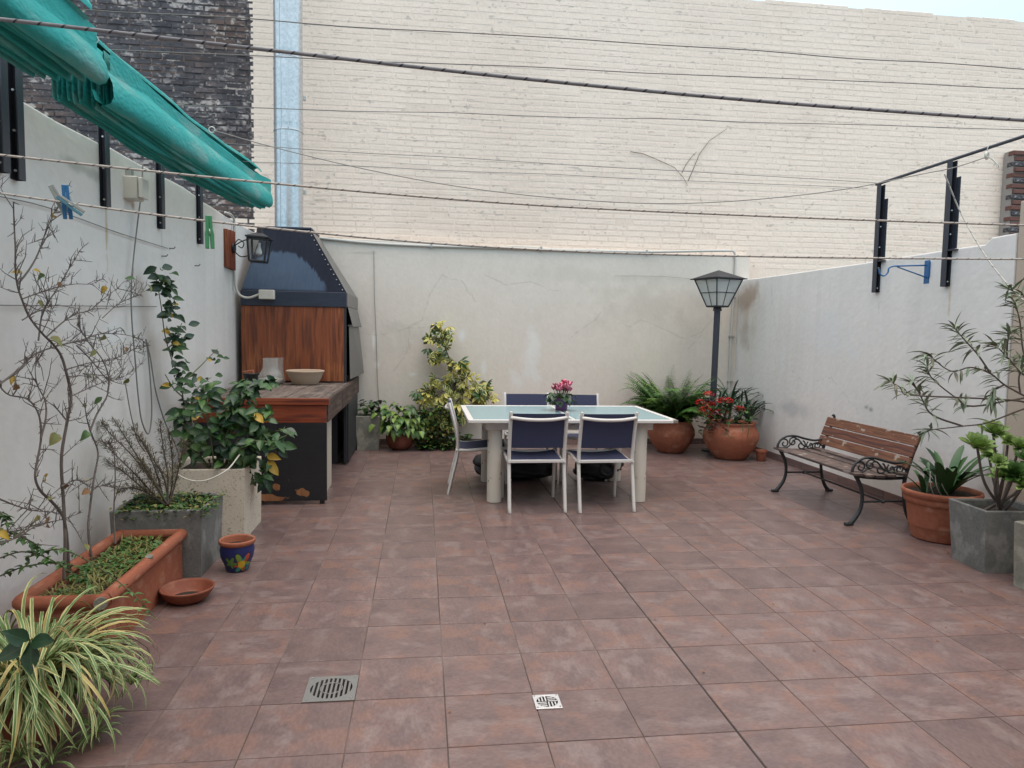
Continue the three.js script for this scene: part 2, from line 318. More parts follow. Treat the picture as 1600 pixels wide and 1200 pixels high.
{ // low plaster wall at the back
  const L = 6.6, H = 2.9, marks = [], cracks = [];
  for (const [px, py, rx, ry, c, a, rag] of [[833, 545, 0.14, 0.5, [230, 228, 222], 0.75, 1.6], [826, 585, 0.2, 0.3, [226, 224, 218], 0.6, 1.6], [805, 590, 0.1, 0.2, [232, 230, 226], 0.5, 1.5], [722, 525, 0.07, 0.13, [232, 232, 230], 0.8, 0.9], [756, 572, 0.05, 0.16, [230, 230, 228], 0.7, 1], [584, 530, 0.03, 0.2, [240, 238, 232], 0.8, 1.2], [590, 570, 0.06, 0.07, [238, 236, 230], 0.7, 1], [645, 585, 0.09, 0.05, [236, 236, 232], 0.8, 0.8], [740, 600, 0.3, 0.12, [220, 218, 214], 0.5, 1.6], [640, 520, 0.5, 0.3, [196, 190, 178], 0.4, 1.6], [1000, 480, 0.9, 0.4, [196, 188, 174], 0.5, 1.5], [1095, 470, 0.3, 0.25, [190, 186, 180], 0.35, 1.4], [900, 430, 1.2, 0.15, [204, 197, 184], 0.5, 1.5], [560, 395, 0.25, 0.03, [170, 165, 155], 0.5, 1.3]]) { const [x, y] = wx(px, py); marks.push({ x, y, rx, ry, c, a, rag, f: 7 }); }
  for (const pl of [[[557, 518], [575, 524], [600, 522], [640, 512], [670, 512]], [[636, 512], [660, 500], [672, 460], [690, 430]], [[640, 540], [630, 560], [615, 580]], [[640, 512], [638, 530], [642, 545]], [[985, 510], [1000, 500], [1040, 515], [1070, 530], [1095, 520], [1112, 500]], [[960, 505], [985, 510]], [[690, 430], [720, 440], [745, 470]], [[880, 540], [900, 520], [930, 500], [945, 480]], [[1075, 545], [1095, 525]], [[760, 430], [790, 445], [830, 440], [870, 455]]]) cracks.push({ p: pl.map(q => wx(...q)), w: 0.009, c: [168, 160, 148], a: 0.24 });
  const m = std({ map: wallTex(1024, 512, L, H, { base: [221, 212, 200], dirt: [205, 196, 184], dirtA: 0.3, streak: 0.12, s: 410, marks, cracks }), roughness: 0.93, bumpMap: plasterBump, bumpScale: 0.005 });
  const pts = edgeLine(LX - 0.1, RX + 0.15, 2.79, 2.7, 0.05, 30, 15);
  const sh = new THREE.Shape(); sh.moveTo(LX - 0.1, -0.05); for (const p of pts) sh.lineTo(p[0], p[1]); sh.lineTo(RX + 0.15, -0.05); sh.closePath();
  const g = new THREE.ExtrudeGeometry(sh, { depth: 0.1, bevelEnabled: true, bevelSize: 0.01, bevelThickness: 0.01, bevelSegments: 2, bevelOffset: -0.01 }); g.translate(0, 0, BZ - 0.11);
  const w = thing('back_wall', 'cream plaster wall with hairline cracks behind the dining table', 'wall');
  part('wall_body', wallGeo([g], 'x', LX, L, H), m, w);
  for (let j = 0, x = LX + 0.02; x < RX - 0.02; j++, x += S) { const t = part('skirting_tile', boxB(0.002, Math.min(S - 0.002, RX - 0.01 - x), 0.002, 0.085, -0.001, 0.008, 0.003), tileMats[(j * 3) % 8], w); t.position.set(x, 0, BZ + 0.001); }
}
{ // tall neighbour wall of painted brick
  const w = thing('brick_wall', 'tall old brick wall, cream painted with a dark bare strip at left', 'wall');
  const ZB = BZ - 0.14;                                   // brick faces about here
  const cream = [], dark = [];
  const creamBump = tex(256, 256, (u, v) => 0.5 * fbm(u, v, 10, 20, 4, 301) + 0.5 * fbm(u, v, 50, 70, 3, 305), false);
  const patchy = tex(2048, 1024, (u, v) => { const n = fbm(u, v, 9, 4, 4, 311), f = fbm(u, v, 520, 300, 3, 313), g = fbm(u, v, 40, 60, 4, 317), k2 = fbm(u, v, 230, 300, 2, 341), hz = fbm(u, v, 110, 330, 2, 343); let c = mix3([240, 223, 207], [232, 214, 198], smooth(0.4, 0.7, n)); c = mix3(c, [150, 142, 134], 0.38 * smooth(0.64, 0.72, g * 0.25 + k2 * 0.4 + hz * 0.35)); return c.map(k => k + (f - 0.5) * 14); });
  const darkTex = tex(512, 512, (u, v) => { const n = fbm(u, v, 4, 4, 5, 321), f = fbm(u, v, 70, 90, 3, 323), g = fbm(u, v, 14, 24, 4, 327); let c = mix3([82, 80, 84], [104, 88, 82], smooth(0.4, 0.7, n)); c = mix3(c, [186, 178, 172], 0.8 * smooth(0.53, 0.68, g * 0.55 + f * 0.45)); c = mix3(c, [52, 52, 58], 0.5 * smooth(0.5, 0.75, fbm(u, v, 8, 8, 4, 331))); return c.map(k => k + (f - 0.5) * 22); });
  creamBump.repeat.set(8, 4); const mc = [0.98, 1.0, 0.965].map(k => { const m = std({ map: patchy, roughness: 0.93, bumpMap: creamBump, bumpScale: 0.003 }); m.color.setScalar(k); return m; });
  const md = [1.0, 0.8, 1.2].map(k => { const m = std({ map: darkTex, roughness: 0.95, bumpMap: creamBump, bumpScale: 0.008 }); m.color.setScalar(k); return m; });
  const mr = std({ color: new THREE.Color(0.16, 0.075, 0.06), roughness: 0.95, bumpMap: creamBump, bumpScale: 0.01 });
  const BW = 0.262, BH = 0.079, yTop = 6.33, x0 = -9.5, x1 = 11;
  const geo = (xa, xb, ya, yb, out, j, soft) => {               // one brick face with rough, slightly skewed edges
    const c = soft ? 0.013 : 0.007, q = () => (rnd() - 0.5) * j;
    const b = [[xa, ya], [xb, ya], [xb, yb], [xa, yb]].map(p => [p[0] + q(), p[1] + q() * 0.7]);
    const f = [[xa + c, ya + c], [xb - c, ya + c], [xb - c, yb - c], [xa + c, yb - c]].map((p, i) => [p[0] + q() * 0.5, p[1] + q() * 0.5, ZB + out + q() * (soft ? 0.22 : 0.6)]);
    const P = [...b.map(p => [p[0], p[1], ZB - 0.03]), ...f], pos = [], uv = [];
    for (const F of [[4, 5, 6, 7], [0, 1, 5, 4], [1, 2, 6, 5], [2, 3, 7, 6], [3, 0, 4, 7]]) for (const i of [0, 1, 2, 0, 2, 3]) { const a = P[F[i]]; pos.push(...a); uv.push(a[0] * (soft ? 0.08 : 0.3), a[1] * (soft ? 0.16 : 0.3)); }
    const g = new THREE.BufferGeometry(); g.setAttribute('position', new THREE.Float32BufferAttribute(pos, 3)); g.setAttribute('uv', new THREE.Float32BufferAttribute(uv, 2)); g.computeVertexNormals(); return g;
  };
  const list = [];
  for (let r = 0; ; r++) {
    const y = 2.55 + r * BH; if (y > yTop) break;
    let x = x0 - (r % 2) * BW / 2, cut = false;
    const edge = -2.24 + 0.012 * (r / 47) * -3 + (vnoise(r * 0.4, 1, 999, 999, 44) - 0.5) * 0.03;
    for (let k = 0; x < x1; k++) {
      const yw = y + (vnoise(x * 0.9, r * 0.31, 9999, 9999, 52) - 0.5) * 0.022;
      const isD = x < edge - 0.02 && !(y < 3.0 && x > -2.6);
      // thick paint bridges many joints, so some neighbours read as one length
      const len = isD ? BW : BW * (hash(r, k, 30) > 0.72 ? 2 : 1) * (0.9 + 0.2 * hash(r, k, 35));
      const joint = isD ? 0.011 : hash(r, k, 31) > 0.7 ? 0.006 : 0.0012;
      const out = isD ? rr(-0.004, 0.006) : rr(-0.0068, -0.0052) - (hash(r, k, 32) > 0.95 ? 0.006 : 0);
      const xa = x; x += len; if (isD && x > edge) x = edge;       // the paint stops at a plumb line

      if (y > yTop - 0.1 && hash(r, k, 9) > 0.75) continue;  // worn top
      list.push({ g: geo(xa, Math.min(x - joint, x1), yw, yw + BH - joint, out, isD ? 0.012 : 0.006, !isD), d: isD, m: Math.floor(hash(r, k, 33) * 3), vis: (isD ? xa > -3.9 : xa > -2.3) && y > 2.75 && y < 5.6, x: xa, y });
    }
  }
  let n = 0; const restC = [], restD = [];
  const near = list.filter(b => b.vis).sort((a, b) => (b.d - a.d) || (Math.hypot(a.x - 1, a.y - 2) - Math.hypot(b.x - 1, b.y - 2)));
  const own = new Set([...near.filter(b => b.d).slice(0, 170), ...near.filter(b => !b.d).slice(0, 130)]);
  for (const b of list) own.has(b) ? part('brick', b.g, (b.d ? md : mc)[b.m], w) : (b.d ? restD : restC).push(b.g);
  const far = part('brickwork', merge(restC), mc[1], w, 'stuff');
  if (restD.length) part('bare_brickwork', merge(restD), md[0], w, 'stuff');
  const core = uvBox(boxB(x0, x1 - 0.01, -0.05, yTop - 0.02, ZB - 0.4, ZB - 0.0085), 0.1); part('mortar', core, mc[0], w);
  part('bare_mortar', uvBox(boxB(x0, -2.22, 2.5, yTop - 0.03, ZB - 0.1, ZB - 0.0065), 0.45), std({ map: darkTex, roughness: 1, color: new THREE.Color(1.1, 1.05, 1.0) }), w);
  // branching crack over the lamp
  const ck = []; for (const pl of [[[985, 236], [1005, 240], [1030, 252], [1055, 262], [1068, 277], [1074, 290]], [[1074, 282], [1082, 262], [1095, 240], [1110, 220], [1135, 200]], [[1066, 270], [1072, 256], [1082, 243], [1090, 238]]]) ck.push(tube(pl.map(q => onZ(q[0] + rr(-2, 2), q[1] + rr(-1, 1), ZB + 0.009)), [0.005, 0.0025], 4));
  part('crack', ck, std({ color: new THREE.Color(0.12, 0.1, 0.09), roughness: 1 }), w);
  // unpainted brick return at the right end
  const q = thing('brick_pier', 'raw red brick pier end at the far right above the wall', 'wall');
  part('mortar', boxB(8.66, 9.2, 2.2, 4.38, ZB + 0.012, ZB + 0.18), std({ color: new THREE.Color(0.3, 0.27, 0.25), roughness: 1 }), q);
  for (let r = 0; r < 27; r++) for (let s = 0; s < 2; s++) { const b = part('brick', uvBox(box(0.26, 0.062, 0.12, 0, 0, 0, 0.008), 1), r % 3 ? mr : md[1], q); b.position.set(8.78 + (r % 2 ? 0.03 : 0) + (s ? 0.27 : 0), 2.26 + r * 0.08, ZB + 0.15 + (hash(r, s, 3) - 0.5) * 0.03); b.rotation.y = (hash(r, s, 4) - 0.5) * 0.1; }
}
{ // the house whose doorway the picture was taken from
  const h = thing('house', 'two-storey house behind the viewer with patio door', 'house');
  const pm = std({ color: new THREE.Color(0.52, 0.47, 0.41), roughness: 0.9 });
  part('wall', [boxB(-4, -0.9, -0.05, 2.2, 2.0, 2.25), boxB(0.9, 6.5, -0.05, 2.2, 2.0, 2.25), boxB(-4, 6.5, 2.2, 3.3, 2.0, 2.25), boxB(-4, -1.2, 3.3, 4.6, 2.0, 2.25), boxB(0.2, 2.4, 3.3, 4.6, 2.0, 2.25), boxB(3.8, 6.5, 3.3, 4.6, 2.0, 2.25), boxB(-4, 6.5, 4.6, 5.6, 2.0, 2.25)], pm, h);
  part('roof', boxB(-4.1, 6.6, 5.602, 5.75, 1.9, 9), std({ color: new THREE.Color(0.3, 0.28, 0.26), roughness: 0.9 }), h);
  const dk = std({ color: new THREE.Color(0.1, 0.1, 0.1), roughness: 0.2 });
  part('door', boxB(-0.897, 0.897, -0.04, 2.197, 2.1, 2.15), dk, h);
  part('window', boxB(-1.197, 0.197, 3.303, 4.597, 2.1, 2.15), dk, h); part('window', boxB(2.403, 3.797, 3.303, 4.597, 2.1, 2.15), dk, h);
}

// ---------- barbecue ----------
function woodTex(base, dark, light, s, w = 256, h = 512, wear) {
  return tex(w, h, (u, v) => {
    const warp = fbm(u, v, 3, 2, 3, s) * 0.18, g = fbm(u + warp * 0.35, v, 48, 3, 4, s + 3), f = fbm(u, v, 90, 5, 3, s + 7), n = fbm(u, v, 4, 3, 4, s + 11);
    let c = mix3(base, dark, smooth(0.42, 0.72, g)); c = mix3(c, light, 0.7 * smooth(0.5, 0.78, n * 0.7 + f * 0.3)); c = c.map(k => k + (f - 0.5) * 26);
    if (wear) { const p = fbm(u, v, 7, 9, 5, s + 19); c = mix3(c, wear, smooth(0.68, 0.73, p)); }
    return c;
  });
}
M.panelWood = std({ map: woodTex([130, 70, 40], [98, 52, 33], [168, 106, 60], 500, 512, 512), roughness: 0.55 });
M.boardWood = std({ map: woodTex([132, 62, 36], [88, 40, 28], [160, 84, 48], 520), roughness: 0.55 });
M.greyWood = std({ map: woodTex([104, 92, 84], [70, 62, 58], [134, 122, 112], 540), roughness: 0.85, bumpMap: grainBump, bumpScale: 0.002 });
M.darkWood = std({ map: woodTex([84, 66, 58], [58, 46, 42], [104, 84, 72], 560), roughness: 0.8 });
M.hoodPaint = std({ map: tex(256, 256, (u, v) => { const f = fbm(u, v, 20, 30, 4, 601), n = fbm(u, v, 4, 4, 4, 603); return mix3([38, 46, 60], [50, 60, 76], n).map(k => k + (f - 0.5) * 10); }), roughness: 0.42 });
M.hoodSide = std({ color: new THREE.Color(0.16, 0.155, 0.15), roughness: 0.38, metalness: 0.35 });
const spangle = tex(512, 512, (u, v) => {
  const N = 46, cx = Math.floor(u * N), cy = Math.floor(v * N); let best = 9, id = 0;
  for (let i = -1; i <= 1; i++) for (let j = -1; j <= 1; j++) { const a = (cx + i + N) % N, b = (cy + j + N) % N, x = cx + i + hash(a, b, 1), y = cy + j + hash(a, b, 2), d = Math.hypot(u * N - x, v * N - y); if (d < best) { best = d; id = hash(a, b, 3); } }
  return 0.35 + 0.65 * id;
}, false);
{ const c = spangle.clone(); c.repeat.set(1, 1); c.needsUpdate = true; const cc = tex(256, 256, (u, v) => { const n = fbm(u, v, 40, 40, 3, 641), k = hash(Math.floor(u * 60), Math.floor(v * 60), 4); return [200 + 14 * (k - 0.5) + 30 * (n - 0.5), 200 + 14 * (k - 0.5) + 30 * (n - 0.5), 200 + 14 * (k - 0.5) + 30 * (n - 0.5)]; }); M.galva = std({ map: cc, metalness: 0.6, roughness: 0.26 }); }
{
  const b = thing('barbecue_grill', 'long wood and black metal barbecue with sloping hood and tall flue', 'barbecue');
  const xl = -2.02, xr = -0.87, zf = -8.36, zk = -9.72, zc = -6.44;
  // side panel of stained ply and the firebox it closes
  const ph = 0.84, panel = boxB(xl, xr - 0.02, 0.97, 1.815, zf - 0.03, zf);
  { const g = prep(panel), p = g.attributes.position, uv = g.attributes.uv; for (let i = 0; i < p.count; i++) uv.setXY(i, (p.getX(i) - xl) * 0.9, (p.getY(i)) * 0.9); part('side_panel', g, M.panelWood, b); }
  part('firebox', [boxB(xl, xl + 0.04, 0.95, 1.9, zk, zf - 0.032), boxB(xl, xr - 0.02, 0.95, 1.9, zk - 0.03, zk)], std({ color: new THREE.Color(0.025, 0.023, 0.022), roughness: 1 }), b);
  part('corner_post', boxB(xr - 0.019, xr + 0.005, 0.95, 1.83, zf - 0.03, zf + 0.003), M.black, b);
  // front band
  part('hood_band', boxB(xl - 0.005, xr + 0.01, 1.818, 1.985, zf - 0.025, zf + 0.012, 0.004), M.hoodPaint, b);
  // sloping hood: four sheets
  const A = [[xl, 1.985, zf], [xr + 0.01, 1.985, zf], [xr + 0.01, 1.985, zk], [xl, 1.985, zk]], T = [[-1.90, 2.76, -8.95], [-1.35, 2.77, -8.95], [-1.35, 2.77, -9.62], [-1.90, 2.76, -9.62]];
  const sheet = (p, uvs) => { const g = new THREE.BufferGeometry(); const q = [0, 1, 2, 0, 2, 3]; g.setAttribute('position', new THREE.Float32BufferAttribute(q.flatMap(i => p[i]), 3)); g.setAttribute('uv', new THREE.Float32BufferAttribute(q.flatMap(i => uvs[i]), 2)); g.computeVertexNormals(); return g; };
  const U = [[0, 0], [1, 0], [0.59, 1], [0.1, 1]];
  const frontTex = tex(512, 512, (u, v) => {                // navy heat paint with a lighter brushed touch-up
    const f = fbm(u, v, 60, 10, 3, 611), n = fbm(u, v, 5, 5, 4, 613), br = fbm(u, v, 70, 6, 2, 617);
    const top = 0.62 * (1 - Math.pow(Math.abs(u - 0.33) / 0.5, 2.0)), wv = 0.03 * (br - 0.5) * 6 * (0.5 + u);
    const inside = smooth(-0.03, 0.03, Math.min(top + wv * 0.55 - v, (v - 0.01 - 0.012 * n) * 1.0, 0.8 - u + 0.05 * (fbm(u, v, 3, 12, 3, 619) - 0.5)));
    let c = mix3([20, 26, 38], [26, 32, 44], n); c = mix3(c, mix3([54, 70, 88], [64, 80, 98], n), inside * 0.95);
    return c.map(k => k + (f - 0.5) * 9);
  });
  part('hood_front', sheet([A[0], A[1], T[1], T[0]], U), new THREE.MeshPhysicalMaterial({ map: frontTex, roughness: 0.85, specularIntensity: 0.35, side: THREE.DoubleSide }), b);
  part('hood_side', sheet([A[1], A[2], T[2], T[1]], U), M.hoodSide, b);
  part('hood_side', sheet([A[3], A[0], T[0], T[3]], U), M.hoodPaint, b);
  part('hood_back', sheet([A[2], A[3], T[3], T[2]], U), M.hoodPaint, b);
  part('hood_cap', boxB(-1.915, -1.335, 2.762, 2.785, -9.635, -8.935, 0.004), M.hoodPaint, b);
  for (let i = 0; i < 13; i++) { const t = (i + 0.5) / 13, p = V(...A[1]).lerp(V(...T[1]), t); const r = part('rivet', new THREE.SphereGeometry(0.007, 8, 6), M.zinc, b); r.position.set(p.x - 0.03, p.y, p.z + 0.012); }
  part('side_band', boxB(xr - 0.005, xr + 0.016, 1.83, 1.985, zk, zf - 0.027, 0.003), M.hoodSide, b);
  // guillotine door on the patio side, hanging slightly open
  const door = sheet([[xr + 0.02, 1.74, zf - 0.14], [xr + 0.02, 1.74, zk + 0.05], [xr + 0.1, 0.99, zk + 0.02], [xr + 0.03, 0.98, zf - 0.2]], [[0, 1], [1, 1], [1, 0], [0, 0]]);
  part('fire_door', door, M.hoodSide, b);
  part('door_lip', boxB(xr + 0.012, xr + 0.07, 1.6, 1.62, zk + 0.05, zf - 0.1, 0.003), M.hoodSide, b);
  part('door_flap', sheet([[xr + 0.018, 1.825, zf - 0.05], [xr + 0.018, 1.825, zk + 0.05], [xr + 0.065, 1.62, zk + 0.05], [xr + 0.065, 1.62, zf - 0.1]], U), M.hoodSide, b);
  // counter of grey planks
  const cx0 = -1.97, cw = (xr + 0.04 - cx0) / 6;
  for (let i = 0; i < 6; i++) { const p = part('counter_plank', uvBox(boxB(cx0 + i * cw + 0.002, cx0 + (i + 1) * cw - 0.003, 0.92, 0.95, zf + 0.005, zc - 0.005, 0.004), 1), M.greyWood, b); p.position.y = (i % 2) * 0.0015; }
  part('firebox_floor', uvBox(boxB(xl + 0.04, xr + 0.03, 0.915, 0.948, zk, zf - 0.002)), M.darkWood, b);
  part('counter_lip', uvBox(boxB(cx0 - 0.01, xr + 0.06, 0.895, 0.955, zc - 0.002, zc + 0.022, 0.005), 1, true), M.boardWood, b);
  part('front_board', uvBox(boxB(cx0, xr + 0.03, 0.735, 0.893, zc - 0.025, zc + 0.002, 0.004), 1, true), M.boardWood, b);
  for (const [za, zb, dx] of [[zc - 0.028, -7.62, 0.045], [-7.625, -8.5, 0.05], [-8.505, zk + 0.02, 0.035]]) part('side_board', uvBox(boxB(xr + 0.02, xr + dx, 0.735, 0.94, zb, za, 0.003), 1, true), M.darkWood, b);
  // black base with blistered paint near the floor
  const baseTex = tex(512, 512, (u, v) => {
    const f = fbm(u, v, 8, 60, 3, 631), n = fbm(u, v, 9, 7, 5, 633), st = fbm(u, v, 40, 3, 3, 635); let c = mix3([34, 35, 39], [26, 27, 31], n).map(k => k + (f - 0.5) * 7);
    const bl = (x, y, rx, ry) => 1 - Math.hypot((u - x) / rx, (v - y) / ry) + (n - 0.5) * 1.9;
    const d = Math.max(bl(0.84, 0.1, 0.1, 0.1), bl(0.62, 0.17, 0.05, 0.09), bl(0.52, 0.04, 0.3, 0.05), bl(0.7, 0.27, 0.008, 0.06), bl(0.08, 0.03, 0.07, 0.05), bl(0.35, 0.02, 0.12, 0.03));
    return mix3(c, mix3([120, 78, 48], [168, 122, 84], st), smooth(0.42, 0.5, d));
  });
  const bg = prep(boxB(-1.95, xr + 0.035, 0.035, 0.733, zc - 0.02, zc, 0.003)); { const p = bg.attributes.position, uv = bg.attributes.uv; for (let i = 0; i < p.count; i++) uv.setXY(i, (p.getX(i) + 1.95) / 1.12, (p.getY(i) - 0.035) / 0.7); }
  part('base_panel', bg, std({ map: baseTex, roughness: 0.5 }), b);
  for (const x of [xr - 0.01, -1.88]) part('foot', boxB(x - 0.02, x + 0.02, 0.001, 0.034, zc - 0.06, zc - 0.02), M.black, b);
  part('inner_wall', boxB(-1.95, xr - 0.03, 0.001, 0.915, -7.3, zc - 0.35), std({ color: new THREE.Color(0.5, 0.46, 0.38), roughness: 0.9 }), b);
  part('back_support', boxB(-1.95, xr - 0.1, 0.001, 0.914, zk, -8.42), M.black, b);
  part('store_door', boxB(xr + 0.0, xr + 0.03, 0.03, 0.73, -9.55, zf - 0.02, 0.003), M.black, b);
  part('store_door', boxB(xr - 0.02, xr + 0.012, 0.02, 0.73, zf - 0.01, zf + 0.03, 0.003), M.black, b);
  // flue
  const fx = -1.66, fz = -9.3, R = 0.172;
  const ys = [2.785, 3.98, 4.85, 5.85, 7.2];
  for (let i = 0; i < 4; i++) {
    const y0 = ys[i], y1 = ys[i + 1], r = R + (i % 2) * 0.003;
    const g = lathe([[r, 0], [r + 0.004, 0.004], [r + 0.004, 0.014], [r, 0.02], [r, 0.09], [r + 0.005, 0.1], [r, 0.11], [r, y1 - y0 - 0.13], [r + 0.005, y1 - y0 - 0.12], [r, y1 - y0 - 0.11], [r, y1 - y0]], 48);
    const s = part('flue_section', g, M.galva, b); s.position.set(fx, y0, fz); s.rotation.y = i * 0.2;
    for (const [sa, sw] of [[0.05, 0.008], [-0.45, 0.005]]) { const seam = part('seam', boxB(-sw, sw, 0.02, y1 - y0 - 0.005, r - 0.004, r + 0.007, 0.002), M.galva, s); seam.rotation.y = sa - i * 0.2 + (i % 2) * 0.1; }
  }
  for (const y of [3.25, 4.4]) part('flue_bracket', [boxB(fx + R - 0.02, fx + R + 0.025, y, y + 0.045, fz - 0.09, fz - 0.03)], M.zinc, b);
}
{ // conduit with junction box over the hood
  const c = thing('junction_box', 'white junction box on the black hood band with bent conduit', 'electrical box');
  const z = -8.33, a = onZ(406, 453, z), e = onZ(430, 468, z);
  part('box', boxB(a.x, e.x, e.y, a.y, z - 0.004, z + 0.07, 0.008), M.offwhite, c);
  part('screw', new THREE.SphereGeometry(0.006, 8, 6).translate((a.x + e.x) / 2 + 0.03, (a.y + e.y) / 2, z + 0.071), M.zinc, c);
  part('conduit', [tube([onX(352, 332, -2.075), onX(362, 337, -2.075), onX(366, 346, -2.075), V(-2.075, 2.3, -8.3), V(-2.06, 2.02, z + 0.03), V(-2.02, 1.93, z + 0.03), V(-1.93, 1.9, z + 0.03), V(a.x + 0.01, (a.y + e.y) / 2 + 0.005, z + 0.03)], 0.013, 10, 50), tube([V(-2.085, 2.7, -8.25), V(-2.085, 1.97, -8.25)], 0.008, 8)], M.pvc, c);
}
{ // conduit across the back wall and down the corner
  const c = thing('wall_conduit', 'white conduit along the top of cream wall and down the corner', 'conduit');
  const z = BZ + 0.02, y = 2.66;
  part('pipe', [tube([onZ(490, 371, z), V(-0.6, 2.72, z), V(1, 2.71, z), V(3, 2.72, z), onZ(1132, 392, z), onZ(1146, 393, z), onZ(1149, 400, z), V(4.42, 2.3, z), V(4.4, 1.6, z), V(4.4, 0.3, z)], 0.017, 10, 90)], M.pvc, c);
  for (const yy of [0.9, 1.55, 2.1]) part('clip', boxB(4.37, 4.445, yy, yy + 0.025, z - 0.02, z + 0.022, 0.003), M.zinc, c);
  for (const xx of [0.1, 1.6, 3.1]) part('clip', boxB(xx, xx + 0.025, 2.68, 2.75, z - 0.02, z + 0.022, 0.003), M.zinc, c);
}
// ---------- wall lantern on the left ----------
M.frost = new THREE.MeshPhysicalMaterial({ color: new THREE.Color(0.8, 0.83, 0.82), roughness: 0.45, transmission: 0.55, thickness: 0, side: THREE.DoubleSide });
M.glass = new THREE.MeshPhysicalMaterial({ color: new THREE.Color(0.95, 0.97, 0.97), roughness: 0.03, transmission: 1, thickness: 0, side: THREE.DoubleSide });
function lantern(g, top, bot, h, capH, sides = 4, mat = M.frost, bars = false) {
  // tapering four-sided lantern: frame bars, panes, cap; origin at bottom centre
  const c = i => [Math.cos(i * Math.PI / 2 + Math.PI / 4), Math.sin(i * Math.PI / 2 + Math.PI / 4)], k = Math.SQRT2 / 2 * 2 / 2 * 1.0;
  const P = (i, r, y) => V(c(i)[0] * r * 1.414 / 2 * 1, y, c(i)[1] * r * 1.414 / 2);
  const fr = [];
  for (let i = 0; i < 4; i++) {
    fr.push(tube([P(i, bot, 0), P(i, top, h)], 0.011, 4)); fr.push(tube([P(i, bot, 0), P(i + 1, bot, 0)], 0.011, 4)); fr.push(tube([P(i, top, h), P(i + 1, top, h)], 0.012, 4));
    if (bars) { fr.push(tube([P(i, bot, 0).lerp(P(i + 1, bot, 0), 0.5), P(i, top, h).lerp(P(i + 1, top, h), 0.5)], 0.005, 4)); const m = 0.5; fr.push(tube([P(i, bot, 0).lerp(P(i, top, h), m), P(i + 1, bot, 0).lerp(P(i + 1, top, h), m)], 0.005, 4)); }
    const a = P(i, bot, 0), b = P(i + 1, bot, 0), d = P(i + 1, top, h), e = P(i, top, h), pg = new THREE.BufferGeometry();
    pg.setAttribute('position', new THREE.Float32BufferAttribute([a, b, d, a, d, e].flatMap(v => [v.x * 0.97, v.y, v.z * 0.97]), 3)); pg.computeVertexNormals();
    part('pane', prep(pg), mat, g);
  }
  part('frame', fr, M.black, g);
  part('floor_plate', box(bot, 0.012, bot, 0, -0.006, 0), M.black, g);
  const o = top * 1.414 / 2 * 1.2, cap = new THREE.ConeGeometry(o, capH, 4, 1).rotateY(Math.PI / 4); cap.translate(0, h + capH / 2 + 0.004, 0);
  part('cap', [toCreasedNormals(prep(cap), 0.3), box(o * 1.4, 0.014, o * 1.4, 0, h + 0.004, 0)], M.black, g);
}
{
  const L = thing('wall_lantern', 'black lantern with clear panes on a wooden board beside the hood', 'lamp');
  const z0 = onX(366, 390, LX + 0.06).z, ya = onX(354, 355, LX + 0.05).y, yb = onX(354, 418, LX + 0.05).y;
  for (let i = 0; i < 3; i++) part('board', uvBox(boxB(LX + 0.002, LX + 0.05 + (i === 1 ? 0.006 : 0), yb + i * 0.004, ya - i * 0.006, z0 - 0.1 + i * 0.115, z0 + 0.01 + i * 0.115, 0.004), 1), i === 2 ? M.panelWood : M.boardWood, L);
  const pl = part('back_plate', new THREE.CylinderGeometry(0.055, 0.055, 0.02, 20).rotateZ(Math.PI / 2), M.black, L); pl.position.set(LX + 0.07, (ya + yb) / 2 + 0.02, z0 + 0.05);
  const cy = (ya + yb) / 2 + 0.02, lx = LX + 0.33, lz = z0 + 0.08;
  for (const g of [tube([V(LX + 0.07, cy + 0.03, z0 + 0.05), V(LX + 0.12, cy + 0.09, z0 + 0.06), V(LX + 0.18, cy + 0.05, lz), V(LX + 0.16, cy, lz), V(LX + 0.12, cy + 0.02, lz)], 0.006, 6, 24), tube([V(LX + 0.07, cy - 0.03, z0 + 0.05), V(LX + 0.14, cy - 0.09, z0 + 0.06), V(LX + 0.24, cy - 0.08, lz)], 0.006, 6, 16), tube([V(LX + 0.07, cy + 0.02, z0 + 0.05), V(LX + 0.16, cy + 0.07, lz), V(LX + 0.24, cy + 0.1, lz)], 0.007, 6, 12)]) part('arm', g, M.black, L);
  const g = new THREE.Group(); g.name = 'lantern_head'; L.add(g); g.position.set(lx, cy - 0.14, lz); g.rotation.z = -0.06;
  lantern(g, 0.21, 0.16, 0.25, 0.07, 4, M.glass);
  part('chimney_cap', new THREE.CylinderGeometry(0.032, 0.036, 0.07, 16).translate(0, 0.345, 0), M.black, g);
  part('bulb', lathe([[0.001, 0.06], [0.03, 0.075], [0.034, 0.1], [0.022, 0.135], [0.014, 0.16], [0.014, 0.2]], 20), std({ color: new THREE.Color(0.7, 0.7, 0.66), roughness: 0.3 }), g);
}
{ // square floodlight on the left wall
  const f = thing('floodlight', 'small yellowed square wall floodlight between steel posts under the awning', 'lamp');
  const p = onX(207, 295, LX + 0.05);
  part('housing', box(0.1, 0.16, 0.13, LX + 0.055, p.y, p.z, 0.01), M.offwhite, f);
  part('visor', box(0.03, 0.14, 0.12, LX + 0.125, p.y + 0.002, p.z + 0.0, 0.006), std({ color: new THREE.Color(0.7, 0.68, 0.6), roughness: 0.3 }), f);
  part('mount', box(0.05, 0.07, 0.05, LX + 0.026, p.y + 0.11, p.z), M.zinc, f);
}
